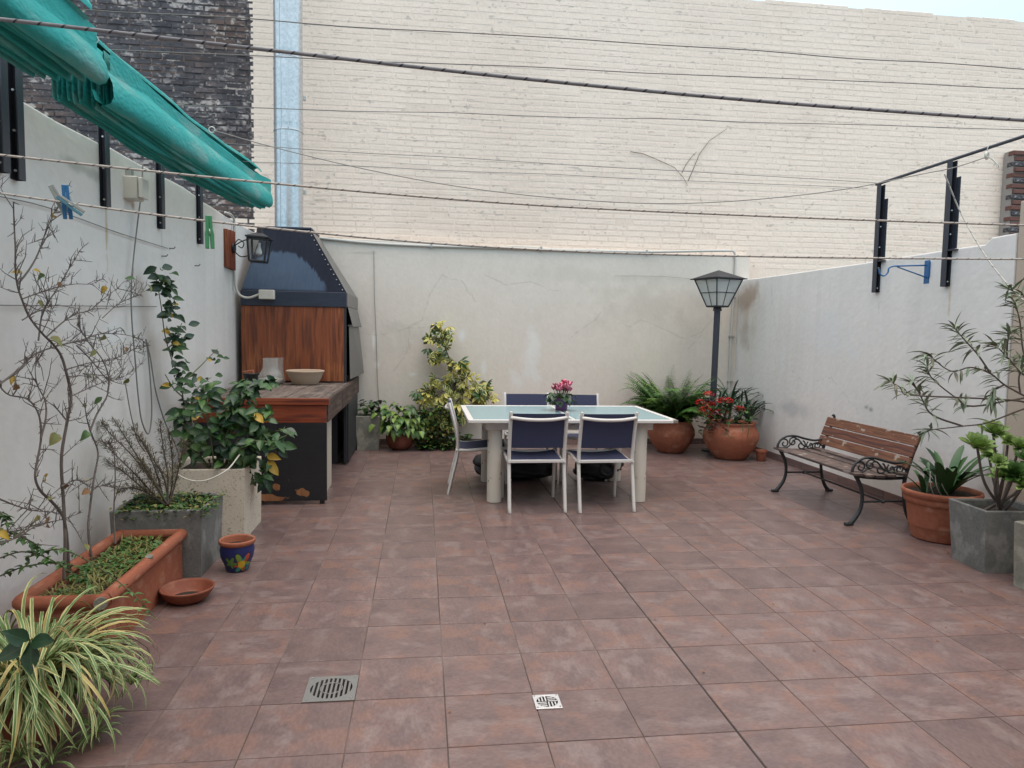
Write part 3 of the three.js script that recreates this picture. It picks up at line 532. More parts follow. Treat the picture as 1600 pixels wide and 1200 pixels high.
{ // lamp post in the far corner
  const p = onZ(1121, 480, -9.2), L = thing('lamp_post', 'black lamp post with big frosted tapering lantern in the far corner', 'lamp', [p.x, 0, -9.2]);
  part('post', [tube([V(-0.02, 0, 0), V(0, p.y - 0.02, 0)], 0.042, 16), new THREE.CylinderGeometry(0.05, 0.06, 0.06, 16).translate(0, p.y - 0.02, 0)], M.steel, L);
  part('base', new THREE.CylinderGeometry(0.12, 0.13, 0.02, 24).translate(-0.02, 0.011, 0), M.steel, L);
  const g = new THREE.Group(); g.name = 'lantern_head'; L.add(g); g.position.set(0, p.y + 0.01, 0); g.rotation.y = 0.32;
  lantern(g, 0.44, 0.2, 0.36, 0.12, 4, M.frost, true);
}
// ---------- dining table ----------
{
  const x0 = 0.41, x1 = 2.34, z0 = -7.55, z1 = -6.26, Y = 0.785;
  const t = thing('dining_table', 'white metal dining table with pale glass top and stout round legs', 'table');
  const fw = 0.05;
  part('top_frame', [boxB(x0, x1, Y - 0.03, Y, z1 - fw, z1, 0.006), boxB(x0, x1, Y - 0.03, Y, z0, z0 + fw, 0.006), boxB(x0, x0 + fw, Y - 0.029, Y - 0.001, z0 + fw, z1 - fw), boxB(x1 - fw, x1, Y - 0.029, Y - 0.001, z0 + fw, z1 - fw), boxB(1.36, 1.385, Y - 0.029, Y + 0.001, z0 + fw, z1 - fw)], M.whiteMetal, t);
  const gm = new THREE.MeshPhysicalMaterial({ color: new THREE.Color(0.24, 0.38, 0.41), roughness: 0.22 });
  for (const [a, b] of [[x0 + fw, 1.36], [1.385, x1 - fw]]) part('glass_panel', boxB(a + 0.002, b - 0.002, Y - 0.012, Y - 0.003, z0 + fw + 0.002, z1 - fw - 0.002), gm, t);
  const ax0 = x0 + 0.17, ax1 = x1 - 0.2;
  part('apron', [boxB(ax0, ax1, Y - 0.105, Y - 0.032, z1 - 0.14, z1 - 0.11, 0.004), boxB(ax0, ax1, Y - 0.105, Y - 0.032, z0 + 0.11, z0 + 0.14, 0.004), boxB(ax0, ax0 + 0.03, Y - 0.104, Y - 0.033, z0 + 0.14, z1 - 0.14), boxB(ax1 - 0.03, ax1, Y - 0.104, Y - 0.033, z0 + 0.14, z1 - 0.14)], M.whiteMetal, t);
  part('extension_knob', new THREE.CylinderGeometry(0.018, 0.018, 0.03, 16).rotateX(Math.PI / 2).translate(1.375, Y - 0.075, z1 - 0.1), M.offwhite, t);
  part('corner_cap', box(0.05, 0.032, 0.052, x1 - 0.024, Y - 0.015, z1 - 0.025, 0.006), std({ color: new THREE.Color(0.22, 0.18, 0.16), roughness: 0.7 }), t);
  const legM = std({ map: tex(128, 256, (u, v) => { const n = fbm(u, v, 6, 14, 4, 701), f = fbm(u, v, 20, 30, 3, 703); return mix3([206, 202, 190], [120, 108, 92], 0.8 * smooth(0.66, 0.78, n * 0.6 + f * 0.4)); }), roughness: 0.5 });
  for (const [x, z] of [[0.67, -6.46], [2.03, -6.42], [0.69, -7.36], [2.05, -7.34]]) { const g = lathe([[0.001, 0.001], [0.064, 0.001], [0.068, 0.006], [0.068, Y - 0.035], [0.001, Y - 0.034]], 28); const l = part('leg', g, legM, t); l.position.set(x, 0, z); }
}
// ---------- sling chairs ----------
M.sling = std({ map: tex(64, 64, (u, v) => { const w = (Math.floor(u * 16) + Math.floor(v * 16)) % 2; const n = fbm(u, v, 8, 8, 3, 720); return mix3([44, 49, 76], [62, 67, 94], w * 0.6 + n * 0.4); }), roughness: 0.85 });
M.sling.map.repeat.set(12, 12);
function makeChair() {                                      // faces -z, back at +z
  const c = thing('sling_chair', 'x', 'chair', [0, 0, 0], 0, 'navy sling chairs around the table');
  const w = 0.245, r = 0.0135;
  const side = s => [V(s * w, 0.001, 0.06), V(s * w, 0.2, 0.015), V(s * w, 0.42, -0.03), V(s * w, 0.56, -0.02), V(s * w, 0.72, 0.015), V(s * w, 0.885, 0.06)];
  for (const s of [-1, 1]) {
    part('back_post', tube(side(s), 0.0165, 4, 22), M.whiteMetal, c);
    part('leg', tube([V(s * w, 0.001, -0.53), V(s * w, 0.22, -0.515), V(s * w, 0.43, -0.49)], 0.0155, 4, 8), M.whiteMetal, c);
    part('seat_rail', tube([V(s * w, 0.452, -0.5), V(s * w, 0.446, -0.3), V(s * w, 0.43, -0.12), V(s * w, 0.435, -0.01)], 0.0155, 4, 12), M.whiteMetal, c);
  }
  part('crossbar', boxB(-w, w, 0.44, 0.465, -0.52, -0.495, 0.004), M.whiteMetal, c); part('crossbar', boxB(-w, w, 0.428, 0.454, -0.035, -0.01, 0.004), M.whiteMetal, c);
  part('top_bar', tube([V(-w, 0.835, 0.06), V(-w / 2, 0.822, 0.086), V(0, 0.818, 0.092), V(w / 2, 0.822, 0.086), V(w, 0.835, 0.06)], 0.015, 6, 14), M.whiteMetal, c);
  const sheet = (f, nu, nv) => { const g = new THREE.PlaneGeometry(1, 1, nu, nv), p = g.attributes.position; for (let i = 0; i < p.count; i++) { const q = f(p.getX(i) * 2, p.getY(i) + 0.5); p.setXYZ(i, q[0], q[1], q[2]); } g.computeVertexNormals(); return g; };
  const back = new THREE.CatmullRomCurve3([V(0, 0.56, -0.02), V(0, 0.72, 0.015), V(0, 0.87, 0.055)]);
  part('back_sling', sheet((u, v) => { const q = back.getPoint(v); return [u * (w - 0.012), q.y, q.z - 0.004 + (1 - u * u) * 0.02]; }, 12, 12), M.sling, c);
  const seat = new THREE.CatmullRomCurve3([V(0, 0.436, -0.02), V(0, 0.432, -0.12), V(0, 0.448, -0.3), V(0, 0.456, -0.49)]);
  part('seat_sling', sheet((u, v) => { const q = seat.getPoint(v); return [u * (w - 0.012), q.y + 0.012 - (1 - u * u) * 0.022, q.z]; }, 10, 12), M.sling, c);
  return c;
}
const chair0 = makeChair();
{
  const ch = [[1.005, -6.08, 0, 'navy sling chair with back to viewer, nearer the barbecue side'], [1.62, -6.06, 0.03, 'navy sling chair with back to viewer, nearer the bench side'], [1.18, -7.92, Math.PI, 'far navy sling chair directly behind the cyclamen pot, left one'], [1.74, -7.86, Math.PI - 0.05, 'far navy sling chair across the table, right of the cyclamen'], [0.33, -7.0, -Math.PI / 2 - 0.05, 'navy sling chair seen side-on at the table end']];
  ch.forEach(([x, z, r, l], i) => { if (!i) { chair0.position.set(x, 0, z); chair0.rotation.y = r; chair0.userData.label = l; } else copyThing(chair0, 'sling_chair', [x, 0, z], r, l); });
}
// ---------- bags under the table ----------
function softBag(name, label, x, z, w, h, d, s) {
  const g = new THREE.SphereGeometry(1, 40, 26), p = g.attributes.position;
  for (let i = 0; i < p.count; i++) {
    let X = p.getX(i), Y = p.getY(i), Z = p.getZ(i); const q = v => Math.sign(v) * Math.pow(Math.abs(v), 0.65); X = q(X); Y = q(Y); Z = q(Z);
    const n = vnoise(X * 2.3 + 9, Z * 2.3 + Y * 3 + 9, 99, 99, s) - 0.5, f = vnoise(X * 7 + 30, Z * 6 + Y * 8 + 30, 99, 99, s + 1) - 0.5; const k = 1 + n * 0.35 + f * 0.12;
    p.setXYZ(i, X * w / 2 * k, Math.max(-h / 2, Y * h / 2 * (Y > 0 ? k : 1)), Z * d / 2 * k);
  }
  g.computeVertexNormals();
  const t = thing(name, label, 'bag', [x, h / 2 + 0.002, z]);
  part('bag_body', g, std({ color: new THREE.Color(0.017, 0.018, 0.022), roughness: 0.55 }), t);
  part('handle', [tube([V(-w * 0.2, h * 0.35, d * 0.3), V(-w * 0.15, h * 0.62, d * 0.34), V(w * 0.12, h * 0.6, d * 0.36), V(w * 0.2, h * 0.34, d * 0.32)], 0.01, 6, 16)], M.black, t);
  return t;
}
softBag('duffel_bag', 'large slumped black bag under the table', 1.0, -7.55, 0.85, 0.26, 0.42, 5);
{ const t = softBag('backpack', 'small black bag with a round side pocket under the table', 1.9, -7.45, 0.5, 0.26, 0.36, 8); part('pocket', new THREE.TorusGeometry(0.07, 0.02, 8, 20).translate(0.05, 0.01, 0.18), M.black, t); }
// ---------- bench ----------
{
  const b = thing('slatted_bench', 'wooden slat bench with scrolled cast iron ends against the right wall', 'bench');
  const zA = -6.72, zB = -5.46, xf = 3.56;
  for (const z of [zA, zB]) {
    const q = (x, y) => V(xf + x, y, z);
    const e = new THREE.Group(); e.name = 'cast_end'; b.add(e);
    part('front_leg', [tube([q(0.0, 0.012), q(0.035, 0.05), q(0.085, 0.13), q(0.1, 0.22), q(0.085, 0.32), q(0.05, 0.39), q(0.03, 0.425)], [0.02, 0.02, 0.016, 0.015, 0.016, 0.018, 0.02], 8, 26), box(0.07, 0.024, 0.04, xf - 0.01, 0.013, z, 0.006)], M.iron, e);
    part('rear_leg', [tube([q(0.57, 0.012), q(0.535, 0.05), q(0.495, 0.14), q(0.475, 0.26), q(0.475, 0.38), q(0.5, 0.48), q(0.545, 0.62), q(0.595, 0.76), q(0.585, 0.785), q(0.57, 0.775)], [0.02, 0.019, 0.016, 0.015, 0.017, 0.015, 0.014, 0.013, 0.01, 0.008], 8, 40), box(0.07, 0.024, 0.04, xf + 0.575, 0.013, z, 0.006)], M.iron, e);
    part('seat_bar', tube([q(0.02, 0.42), q(0.15, 0.405), q(0.32, 0.395), q(0.48, 0.4)], 0.014, 6, 16), M.iron, e);
    part('cross_brace', [tube([q(0.098, 0.2), q(0.48, 0.2)], 0.009, 6), new THREE.SphereGeometry(0.018, 10, 8).translate(xf + 0.29, 0.2, z)], M.iron, e);
    const sp = (cx, cy, r0, a0, turns, dir, n = 16) => { const p = []; for (let i = 0; i <= n; i++) { const t = i / n, a = a0 + dir * t * turns * 6.283, r = r0 * (1 - 0.75 * t); p.push(q(cx + Math.cos(a) * r, cy + Math.sin(a) * r)); } return tube(p, 0.0075, 6, 30); };
    part('arm_scroll', [tube([q(0.0, 0.44), q(0.0, 0.475), q(0.03, 0.53), q(0.09, 0.565), q(0.18, 0.57), q(0.3, 0.54), q(0.4, 0.525), q(0.47, 0.54), q(0.52, 0.57)], [0.013, 0.012, 0.011, 0.011, 0.011, 0.011, 0.011, 0.011, 0.011], 8, 36), sp(0.07, 0.495, 0.05, 2.6, 1.1, -1), sp(0.16, 0.51, 0.05, 0.5, 1.2, 1), sp(0.25, 0.475, 0.05, 1.2, 1.1, -1), sp(0.35, 0.475, 0.045, 2.2, 1.1, 1), sp(0.42, 0.475, 0.035, 0.4, 1.1, -1), tube([q(0.02, 0.45), q(0.1, 0.455), q(0.2, 0.54), q(0.3, 0.46), q(0.42, 0.5), q(0.49, 0.46)], 0.008, 6, 30)], M.iron, e);
  }
  part('stretcher', tube([V(xf + 0.29, 0.2, zA), V(xf + 0.29, 0.2, zB)], 0.009, 6), M.iron, b);
  const flake = woodTex([122, 80, 58], [92, 60, 46], [142, 98, 74], 740, 256, 512, [158, 146, 134]), worn = woodTex([98, 82, 76], [70, 60, 58], [124, 106, 98], 760, 256, 512, [132, 122, 116]), mid = woodTex([112, 70, 54], [78, 50, 44], [134, 90, 70], 780, 256, 512, [140, 126, 114]);
  const mats = [flake, mid, flake, worn].map(m => std({ map: m, roughness: 0.75, bumpMap: grainBump, bumpScale: 0.0015 }));
  for (let i = 0; i < 5; i++) { const x = xf + 0.025 + i * 0.098, y = 0.44 - 0.018 * Math.sin(i / 4 * Math.PI); part('seat_slat', uvBox(boxB(x - 0.04, x + 0.04, y - 0.012, y + 0.012, zA - 0.06, zB + 0.06, 0.006).rotateX(0), 1, i % 2 === 0), mats[3], b); }
  for (let i = 0; i < 3; i++) { const t = 0.5 + i * 0.1, x = xf + 0.488 + i * 0.034, y = 0.53 + i * 0.093; const g = uvBox(box(0.02, 0.091, zB - zA + 0.1, 0, 0, 0, 0.006), 1.3, true); const uv = g.attributes.uv; for (let k = 0; k < uv.count; k++) uv.setXY(k, uv.getX(k) * 2 + i * 0.3, uv.getY(k) + i * 0.37); const s = part('back_slat', g, mats[i === 1 ? 1 : i], b); s.position.set(x - 0.012, y, (zA + zB) / 2); s.rotation.z = -0.35; }
}

// ---------- steel posts, awning, wires ----------
function steelPost(name, label, x, z, y0, y1, side, group, long) {
  const t = thing(name, label, 'post', [x, 0, z], 0, group);
  part('channel', [boxB(-0.025, 0.025, y0, y1, -0.03, -0.024), boxB(-0.025, -0.019, y0, y1, -0.024, 0.03), boxB(0.019, 0.025, y0, y1, -0.024, 0.03)], M.steel, t);
  if (long) part('stiffener', boxB(0.028, 0.034, y0 + 0.32, y1 - 0.14, -0.012, 0.07), M.steel, t);
  if (long) part('foot_plate', boxB(-0.02, 0.09, y0 + 0.3, y0 + 0.312, -0.02, 0.1), M.steel, t);
  for (let y = y0 + 0.04; y < Math.min(y1, y0 + 0.7); y += 0.2) part('bolt', new THREE.CylinderGeometry(0.006, 0.006, 0.01, 8).rotateX(Math.PI / 2).translate(side * 0.01, y, 0.036), M.zinc, t);
  return t;
}
const postG = 'black steel awning posts on the left wall';
[[3, 273, 'black steel post at the left picture edge under the awning', 2.31], [27, 283, 'black steel post on left wall, second from the left picture edge', 2.3], [164, 326, 'black steel post on left wall beside the square floodlight', 2.34], [251, 360, 'black steel post on left wall above the hanging rope', 2.34], [312, 383, 'black steel post on left wall nearest the wall lantern', 2.34]].forEach(([px, py, l, y]) => { const z = onX(px, py, LX + 0.03).z; steelPost('steel_post', l, LX + 0.032, z, y, 3.06, 1, postG); });
const rpA = steelPost('steel_post', 'farther black steel post bolted to the right wall', RX - 0.035, -6.62, 2.02, 3.07, -1, 'steel posts on the right wall', true);
const rpB = steelPost('steel_post', 'nearer black steel post bolted to the right wall', RX - 0.035, -5.67, 2.02, 3.08, -1, 'steel posts on the right wall', true);
single('awning_rail', tube([V(RX - 0.035, 3.09, -6.7), V(RX - 0.035, 3.095, -5), V(RX - 0.035, 3.1, 0.5)], 0.014, 8), M.steel, 'thin dark rail across the tops of right wall posts', 'rail');
// crossing wires
{
  const W = [[[400, 31], [1600, 107], 'thin wire stretched across the patio, highest of the thin wires'], [[400, 88], [1600, 138], 'thin wire stretched across the patio, second from the top'], [[400, 168], [1600, 203], 'thin wire stretched across the patio, third from the top'], [[400, 228], [1378, 287], 'thin wire stretched across to the farther right post'], [[400, 253], [1300, 292], 'lowest straight thin wire crossing before the brick wall']];
  for (const [a, b, l] of W) {
    const A = onY(...a, 3.08), B = onY(...b, 3.08), d = B.clone().sub(A), at = x => A.clone().addScaledVector(d, (x - A.x) / d.x);
    const p = []; for (let i = 0; i <= 12; i++) { const q = at(-2.03 + (RX - 0.03 + 2.03) * i / 12); q.y += -0.0 * 1 + (hash(i, a[1], 3) - 0.5) * 0.012; p.push(q); }
    single('thin_wire', tube(p, 0.0028, 5, 36), M.wire, l, 'wire', 'thin wires over the patio');
  }
}
const cloth = std({ map: tex(256, 256, (u, v) => { const w = ((Math.floor(u * 128) + Math.floor(v * 128)) % 2) * 5, n = fbm(u, v, 5, 3, 4, 801), d = fbm(u, v, 7, 4, 4, 803); return mix3(mix3([24, 146, 142], [38, 164, 157], n), [132, 166, 160], 0.7 * smooth(0.5, 0.78, d)).map(k => k + w); }), roughness: 0.82, bumpMap: grainBump, bumpScale: 0.01 });
// a folded cloth: profile (x, y) swept along z with sag and wander
function clothSweep(prof, z0, z1, n, off, s, amp = 0.55) {
  const m = prof.length, pos = [], uv = [], idx = []; let L = 0;
  const P = (j, i) => { const t = i / n, z = z0 + (z1 - z0) * t, o = off(t, prof[j][2] ?? j / m, j), w = prof[j][3] ?? 1; return [prof[j][0] + o[0] + (vnoise(z * 2.2 + Math.floor(j / 11) * 3.7, Math.floor(j / 11), 9999, 9999, s) - 0.5) * 0.05 * w * amp, prof[j][1] + o[1] + (vnoise(z * 1.6 + 40 + Math.floor(j / 11) * 2.3, Math.floor(j / 11), 9999, 9999, s + 2) - 0.5) * 0.05 * w * amp, z + (o[2] || 0)]; };
  for (let j = 0; j < m; j++) { if (j) L += Math.hypot(prof[j][0] - prof[j - 1][0], prof[j][1] - prof[j - 1][1]); for (let i = 0; i <= n; i++) { pos.push(...P(j, i)); uv.push(L * 1.2, (z0 + (z1 - z0) * i / n) * 0.6); } }
  for (let j = 0; j < m - 1; j++) for (let i = 0; i < n; i++) { const a = j * (n + 1) + i, b = a + n + 1; idx.push(a, a + 1, b, b, a + 1, b + 1); }
  const g = new THREE.BufferGeometry(); g.setAttribute('position', new THREE.Float32BufferAttribute(pos, 3)); g.setAttribute('uv', new THREE.Float32BufferAttribute(uv, 2)); g.setIndex(idx); g.computeVertexNormals(); return g;
}
// hanging pleats from x = a to b; tops pinched at the wire, bottoms rounded
function pleats(a, b, n, top, bot, jit) {
  const p = [], w = (b - a) / n;
  for (let k = 0; k < n; k++) {
    const x = a + k * w, bt = bot[0] + (bot[1] - bot[0]) * k / Math.max(1, n - 1) + rr(-jit, jit), tp = top + rr(-0.015, 0.015);
    p.push([x + w * 0.02, tp], [x + w * 0.1, tp - 0.05], [x + w * 0.12, (tp + bt) / 2], [x + w * 0.14, bt + 0.05], [x + w * 0.26, bt + 0.008], [x + w * 0.5, bt - 0.004], [x + w * 0.74, bt + 0.01], [x + w * 0.86, bt + 0.05], [x + w * 0.88, (tp + bt) / 2], [x + w * 0.9, tp - 0.05], [x + w * 0.98, tp]);
  }
  return p;
}
{
  const rings = (parent, z, xs, y) => { for (const x of xs) { const r = part('ring', new THREE.TorusGeometry(0.022, 0.003, 6, 16), M.zinc, parent); r.position.set(x, y, z); r.rotation.y = 0.3; } };
  // far awning, pleats gathered against the left posts
  const a = thing('awning', 'folded green awning gathered along the left wall, far one by the flue', 'awning', [0, 0, 0], 0, 'folded green awnings');
  const z0 = -4.02, z1 = -7.72;
  const prof = pleats(-1.9, -1.62, 8, 2.98, [2.705, 2.70], 0.018);
  part('pleats', clothSweep(prof, z0, z1, 40, (t) => [0.05 * t, 0.1 * t - 0.045 * Math.sin(t * Math.PI)], 810, 0.7), cloth, a);
  const flap = [[-1.74, 3.0], [-1.70, 3.015], [-1.665, 2.99], [-1.64, 2.94], [-1.635, 2.90], [-1.6, 2.86], [-1.575, 2.80], [-1.57, 2.735], [-1.585, 2.70], [-1.62, 2.69], [-1.66, 2.715], [-1.67, 2.76]];
  part('outer_flap', clothSweep(flap, z0 + 0.05, z1, 44, (t) => [0.04 * t, 0.115 * t - 0.02 * Math.sin(t * Math.PI)], 820), cloth, a);
  const roll = []; for (let i = 0; i <= 12; i++) { const q = i / 12 * Math.PI * 1.7 - 0.3; roll.push([-1.70 + Math.cos(q) * 0.036, 3.025 + Math.sin(q) * 0.03]); }
  part('edge_roll', clothSweep(roll, z0, z1 + 0.15, 36, (t) => [0.05 * t, 0.11 * t - 0.015 * Math.sin(t * Math.PI)], 824), cloth, a);
  rings(a, z0 + 0.02, [-1.89, -1.855, -1.82, -1.785, -1.75, -1.715, -1.68], 3.02);
  part('eyelet', new THREE.TorusGeometry(0.022, 0.005, 6, 16).translate(...onX(331, 203, -1.6).toArray()), M.zinc, a);
  // near awning, runs out of the picture
  const b = thing('awning', 'folded green awning nearest the viewer, at the top left corner', 'awning', [0, 0, 0], 0, 'folded green awnings');
  const pb = pleats(-1.9, -1.6, 8, 2.98, [2.745, 2.75], 0.012);
  part('pleats', clothSweep(pb, -1.0, -3.84, 36, (t) => [0.06 * (1 - t), -0.06 * (1 - t) + 0.02 * t], 830, 0.5), cloth, b);
  const fb = [[-1.7, 3.02], [-1.63, 3.0], [-1.585, 2.955], [-1.57, 2.925], [-1.545, 2.90], [-1.52, 2.85], [-1.51, 2.795], [-1.525, 2.765], [-1.56, 2.755], [-1.6, 2.775]];
  part('outer_flap', clothSweep(fb, -1.0, -3.86, 36, (t) => [-0.05 * t, -0.06 * (1 - t)], 834), cloth, b);
  const rb = []; for (let i = 0; i <= 14; i++) { const q = i / 14 * Math.PI * 1.8 - 0.2; rb.push([-1.63 + Math.cos(q) * 0.075, 3.06 + Math.sin(q) * 0.06]); }
  part('edge_roll', clothSweep(rb, -1.0, -3.72, 30, (t) => [0, -0.1 * (1 - t)], 838), cloth, b);
}
// pull cord of the awning sagging across to the pulley
{
  const zAt = (px) => -6.3;
  const P = [[331, 203, -6.3], [420, 228, -6.25], [560, 262, -6.2], [720, 292, -6.1], [900, 312, -6.0], [1050, 318, -5.9], [1200, 310, -5.8], [1330, 294, -5.7], [1440, 272, -5.55], [1490, 262, -5.45], [1540, 246, -5.35]].map(q => onZ(...q));
  P[0] = onX(331, 203, -1.6);
  single('pull_cord', tube(P, 0.004, 6, 80), std({ color: new THREE.Color(0.3, 0.28, 0.26), roughness: 0.8 }), 'thin cord sagging from the green awning across to the pulley', 'cord');
  const p = onX(1542, 243, RX - 0.06), t = thing('pulley', 'small white pulley with loop hanging from the right rail', 'pulley', [p.x, p.y, p.z]);
  part('wheel', new THREE.TorusGeometry(0.022, 0.012, 8, 20).rotateY(0.5), M.offwhite, t);
  part('hook', tube([V(0, 0.02, 0), V(0, 0.05, 0), V(0.01, 0.075, 0)], 0.004, 6), M.zinc, t);
  part('loop', tube([V(0, -0.01, 0.01), V(0.03, -0.06, 0.05), V(0.04, -0.11, 0.07), V(0.02, -0.1, 0.1), V(0.01, -0.03, 0.04)], 0.004, 6, 20), M.offwhite, t);
}
// ---------- clothes lines ----------
const ropeGrey = std({ map: tex(64, 256, (u, v) => { const k = (v * 8 + u * 0.5) % 1; const n = fbm(u, v, 8, 40, 2, 852); return k > 0.9 ? [52, 54, 62] : [128 + n * 24, 130 + n * 24, 136 + n * 24]; }), roughness: 0.85 });
const ropeMat = std({ map: tex(64, 256, (u, v) => { const k = (v * 8 + u * 0.5) % 1; const n = fbm(u, v, 8, 40, 2, 850); return k > 0.92 ? [60, 60, 66] : [172 + n * 24, 168 + n * 24, 162 + n * 22]; }), roughness: 0.85 });
{
  const lines = [
    [-1.3, [[-100, 20], [0, 30], [400, 76], [800, 121], [1200, 159], [1600, 188], [1700, 194]], 0.0034, 'thick braided clothes line crossing highest in the picture'],
    [-1.75, [[-120, 228], [0, 242], [400, 284], [800, 318], [1200, 338], [1600, 352], [1700, 355]], 0.0026, 'braided clothes line crossing the middle of the brick wall'],
    [-2.0, [[-140, 282], [0, 302], [200, 330], [400, 354], [650, 378], [900, 393], [1200, 401], [1600, 405], [1700, 405]], 0.0028, 'braided clothes line carrying the clothes pegs']];
  for (const [z, P, r, l] of lines) {
    const Q = P.map(q => onZ(q[0], q[1], z)), a = Q[0], a2 = Q[1], b = Q[Q.length - 1], b2 = Q[Q.length - 2];
    const ext = (p, q, x) => { const d = p.clone().sub(q); return p.clone().addScaledVector(d, (x - p.x) / d.x); };
    const full = [ext(a, a2, LX + 0.01), ...Q, ext(b, b2, RX - 0.01)];
    const g = tube(full, r, 8, 160), rm = z === -1.3 ? ropeGrey : ropeMat; const uv = g.attributes.uv; for (let i = 0; i < uv.count; i++) uv.setY(i, uv.getY(i) * 3.4);
    single('clothes_line', g, rm, l, 'rope', 'clothes lines');
  }
  single('slanting_rope', tube([onZ(1476, 272, -5.3), onX(1500, 330, 4.3), onX(1540, 400, 4.2), onX(1575, 445, 4.1), onX(1600, 470, 4.05), onX(1640, 520, 4.0)], 0.0055, 6, 30), ropeMat, 'white rope slanting down in front of the right wall', 'rope');
  // pegs
  const peg = (label, px, py, z, mat, matB, tilt, open, s = 1) => {
    const p = onZ(px, py, z), t = thing('clothes_peg', label, 'peg', [p.x, p.y, p.z], 0.4, 'pegs on the clothes line'); t.rotation.z = tilt; t.scale.setScalar(s);
    for (const k of [-1, 1]) { const sh = new THREE.Shape(); sh.moveTo(0, -0.042); sh.lineTo(0.007, -0.042); sh.lineTo(0.009, -0.005); sh.lineTo(0.007, 0.008); sh.lineTo(0.008, 0.042); sh.lineTo(0.002, 0.042); sh.closePath(); const g = new THREE.ExtrudeGeometry(sh, { depth: 0.01, bevelEnabled: true, bevelSize: 0.001, bevelThickness: 0.001, bevelSegments: 1 }); g.translate(0.001, 0, -0.005); const m = part('jaw', g, k > 0 ? mat : matB, t); m.scale.x = k; m.rotation.z = k * open; }
    part('spring', new THREE.TorusGeometry(0.009, 0.0016, 6, 14).rotateY(Math.PI / 2), M.zinc, t);
  };
  const blue = std({ color: new THREE.Color(0.03, 0.16, 0.36), roughness: 0.4 }), green = std({ color: new THREE.Color(0.07, 0.3, 0.14), roughness: 0.4 }), grey = std({ color: new THREE.Color(0.34, 0.38, 0.36), roughness: 0.5 });
  peg('bright blue peg clipped on the clothes line', 104, 316, -2.0, blue, blue, 0.06, 0.05);
  peg('grey-green peg tilted beside the bright blue peg', 92, 312, -2.01, grey, grey, 0.45, 0.05, 0.9);
  peg('greyish peg lying crosswise under the bright blue peg', 110, 320, -1.985, grey, std({ color: new THREE.Color(0.1, 0.26, 0.34), roughness: 0.5 }), 0.95, 0.04, 0.8);
  peg('green plastic peg hanging from the clothes line', 327, 363, -2.0, green, green, 0.03, 0.05);
}
{ // wall bracket
  const t = thing('wall_bracket', 'blue iron bracket with curled hook on the right wall', 'bracket');
  const blue = std({ color: new THREE.Color(0.025, 0.13, 0.32), roughness: 0.45 }), p = onX(1447, 425, RX - 0.02);
  part('plate', box(0.012, 0.21, 0.075, RX - 0.007, p.y, p.z, 0.003), blue, t);
  part('plate', box(0.02, 0.14, 0.03, RX - 0.022, p.y + 0.02, p.z + 0.03, 0.003), blue, t);
  const q = (px, py, k) => { const v = onZ(px, py, p.z); return v; };
  part('arm', tube([V(RX - 0.01, p.y + 0.06, p.z), q(1408, 415.5), q(1396, 416), q(1389, 419), q(1387, 426), q(1381, 431), q(1375, 428), q(1373.5, 420)], 0.007, 8, 40), blue, t);
  part('strut', tube([V(RX - 0.01, p.y - 0.05, p.z), q(1402, 417)], 0.006, 8), blue, t);
}
{ // loose rope hanging on the left wall
  const r = std({ color: new THREE.Color(0.22, 0.21, 0.2), roughness: 0.9 }), X = LX + 0.05;
  const t = thing('hanging_rope', 'grey rope hanging in loops down the left wall', 'rope');
  part('strand', tube([[223, 256], [221, 300], [216, 340], [209, 400], [205, 450], [206, 500], [211, 560], [216, 620], [222, 660], [232, 678], [237, 650], [232, 560], [228, 530]].map(q => onX(...q, X)), 0.0052, 6, 60), r, t);
  part('strand', tube([[228, 530], [235, 560], [243, 610], [258, 660], [272, 690], [280, 712]].map(q => onX(...q, X + 0.06)), 0.005, 6, 30), r, t);
  part('strand', tube([[196, 600], [205, 650], [216, 690], [226, 705]].map(q => onX(...q, X)), 0.004, 6, 20), r, t);
  part('strand', tube([V(-1.75, 0.62, -5.1), V(-1.62, 0.52, -5.1), V(-1.5, 0.5, -5.1), V(-1.36, 0.56, -5.15), V(-1.3, 0.65, -5.3)], 0.005, 6, 24), M.offwhite, t);
  single('wall_wire', tube([[0, 307], [60, 320], [120, 340], [180, 362], [262, 388]].map(q => onX(...q, LX + 0.03)), 0.003, 5, 30), M.wire, 'thin wire sloping down across the left wall', 'wire');
  single('wall_wire', tube([[0, 477], [120, 478], [245, 479]].map(q => onX(...q, LX + 0.03)), 0.003, 5), M.wire, 'thin level wire across the left wall behind the shrub', 'wire');
  single('wall_wire', tube([[584, 392], [585, 460], [588, 530], [590, 600], [594, 650]].map(q => onZ(...q, BZ + 0.015)), 0.0035, 5, 20), M.wire, 'thin dark cable hanging straight down the cream back wall', 'wire');
  single('wall_wire', tube([[960, 431], [1035, 432], [1100, 438], [1150, 443]].map(q => onZ(...q, BZ + 0.02)), 0.002, 5, 20), M.wire, 'fine wire near the lamp post lantern on cream wall', 'wire');
  [[262, 388], [250, 400], [302, 415]].forEach(([x, y], i) => { const p = onX(x, y, LX); single('wall_hook', [tube([p, p.clone().add(V(0.05, 0, 0)), p.clone().add(V(0.06, 0.015, 0))], 0.005, 6)], M.wire, ['small nail ending the sloping wire on the left wall', 'small hook on left wall just above the vine tip', 'small hook on left wall nearest the hood'][i], 'hook'); });
}
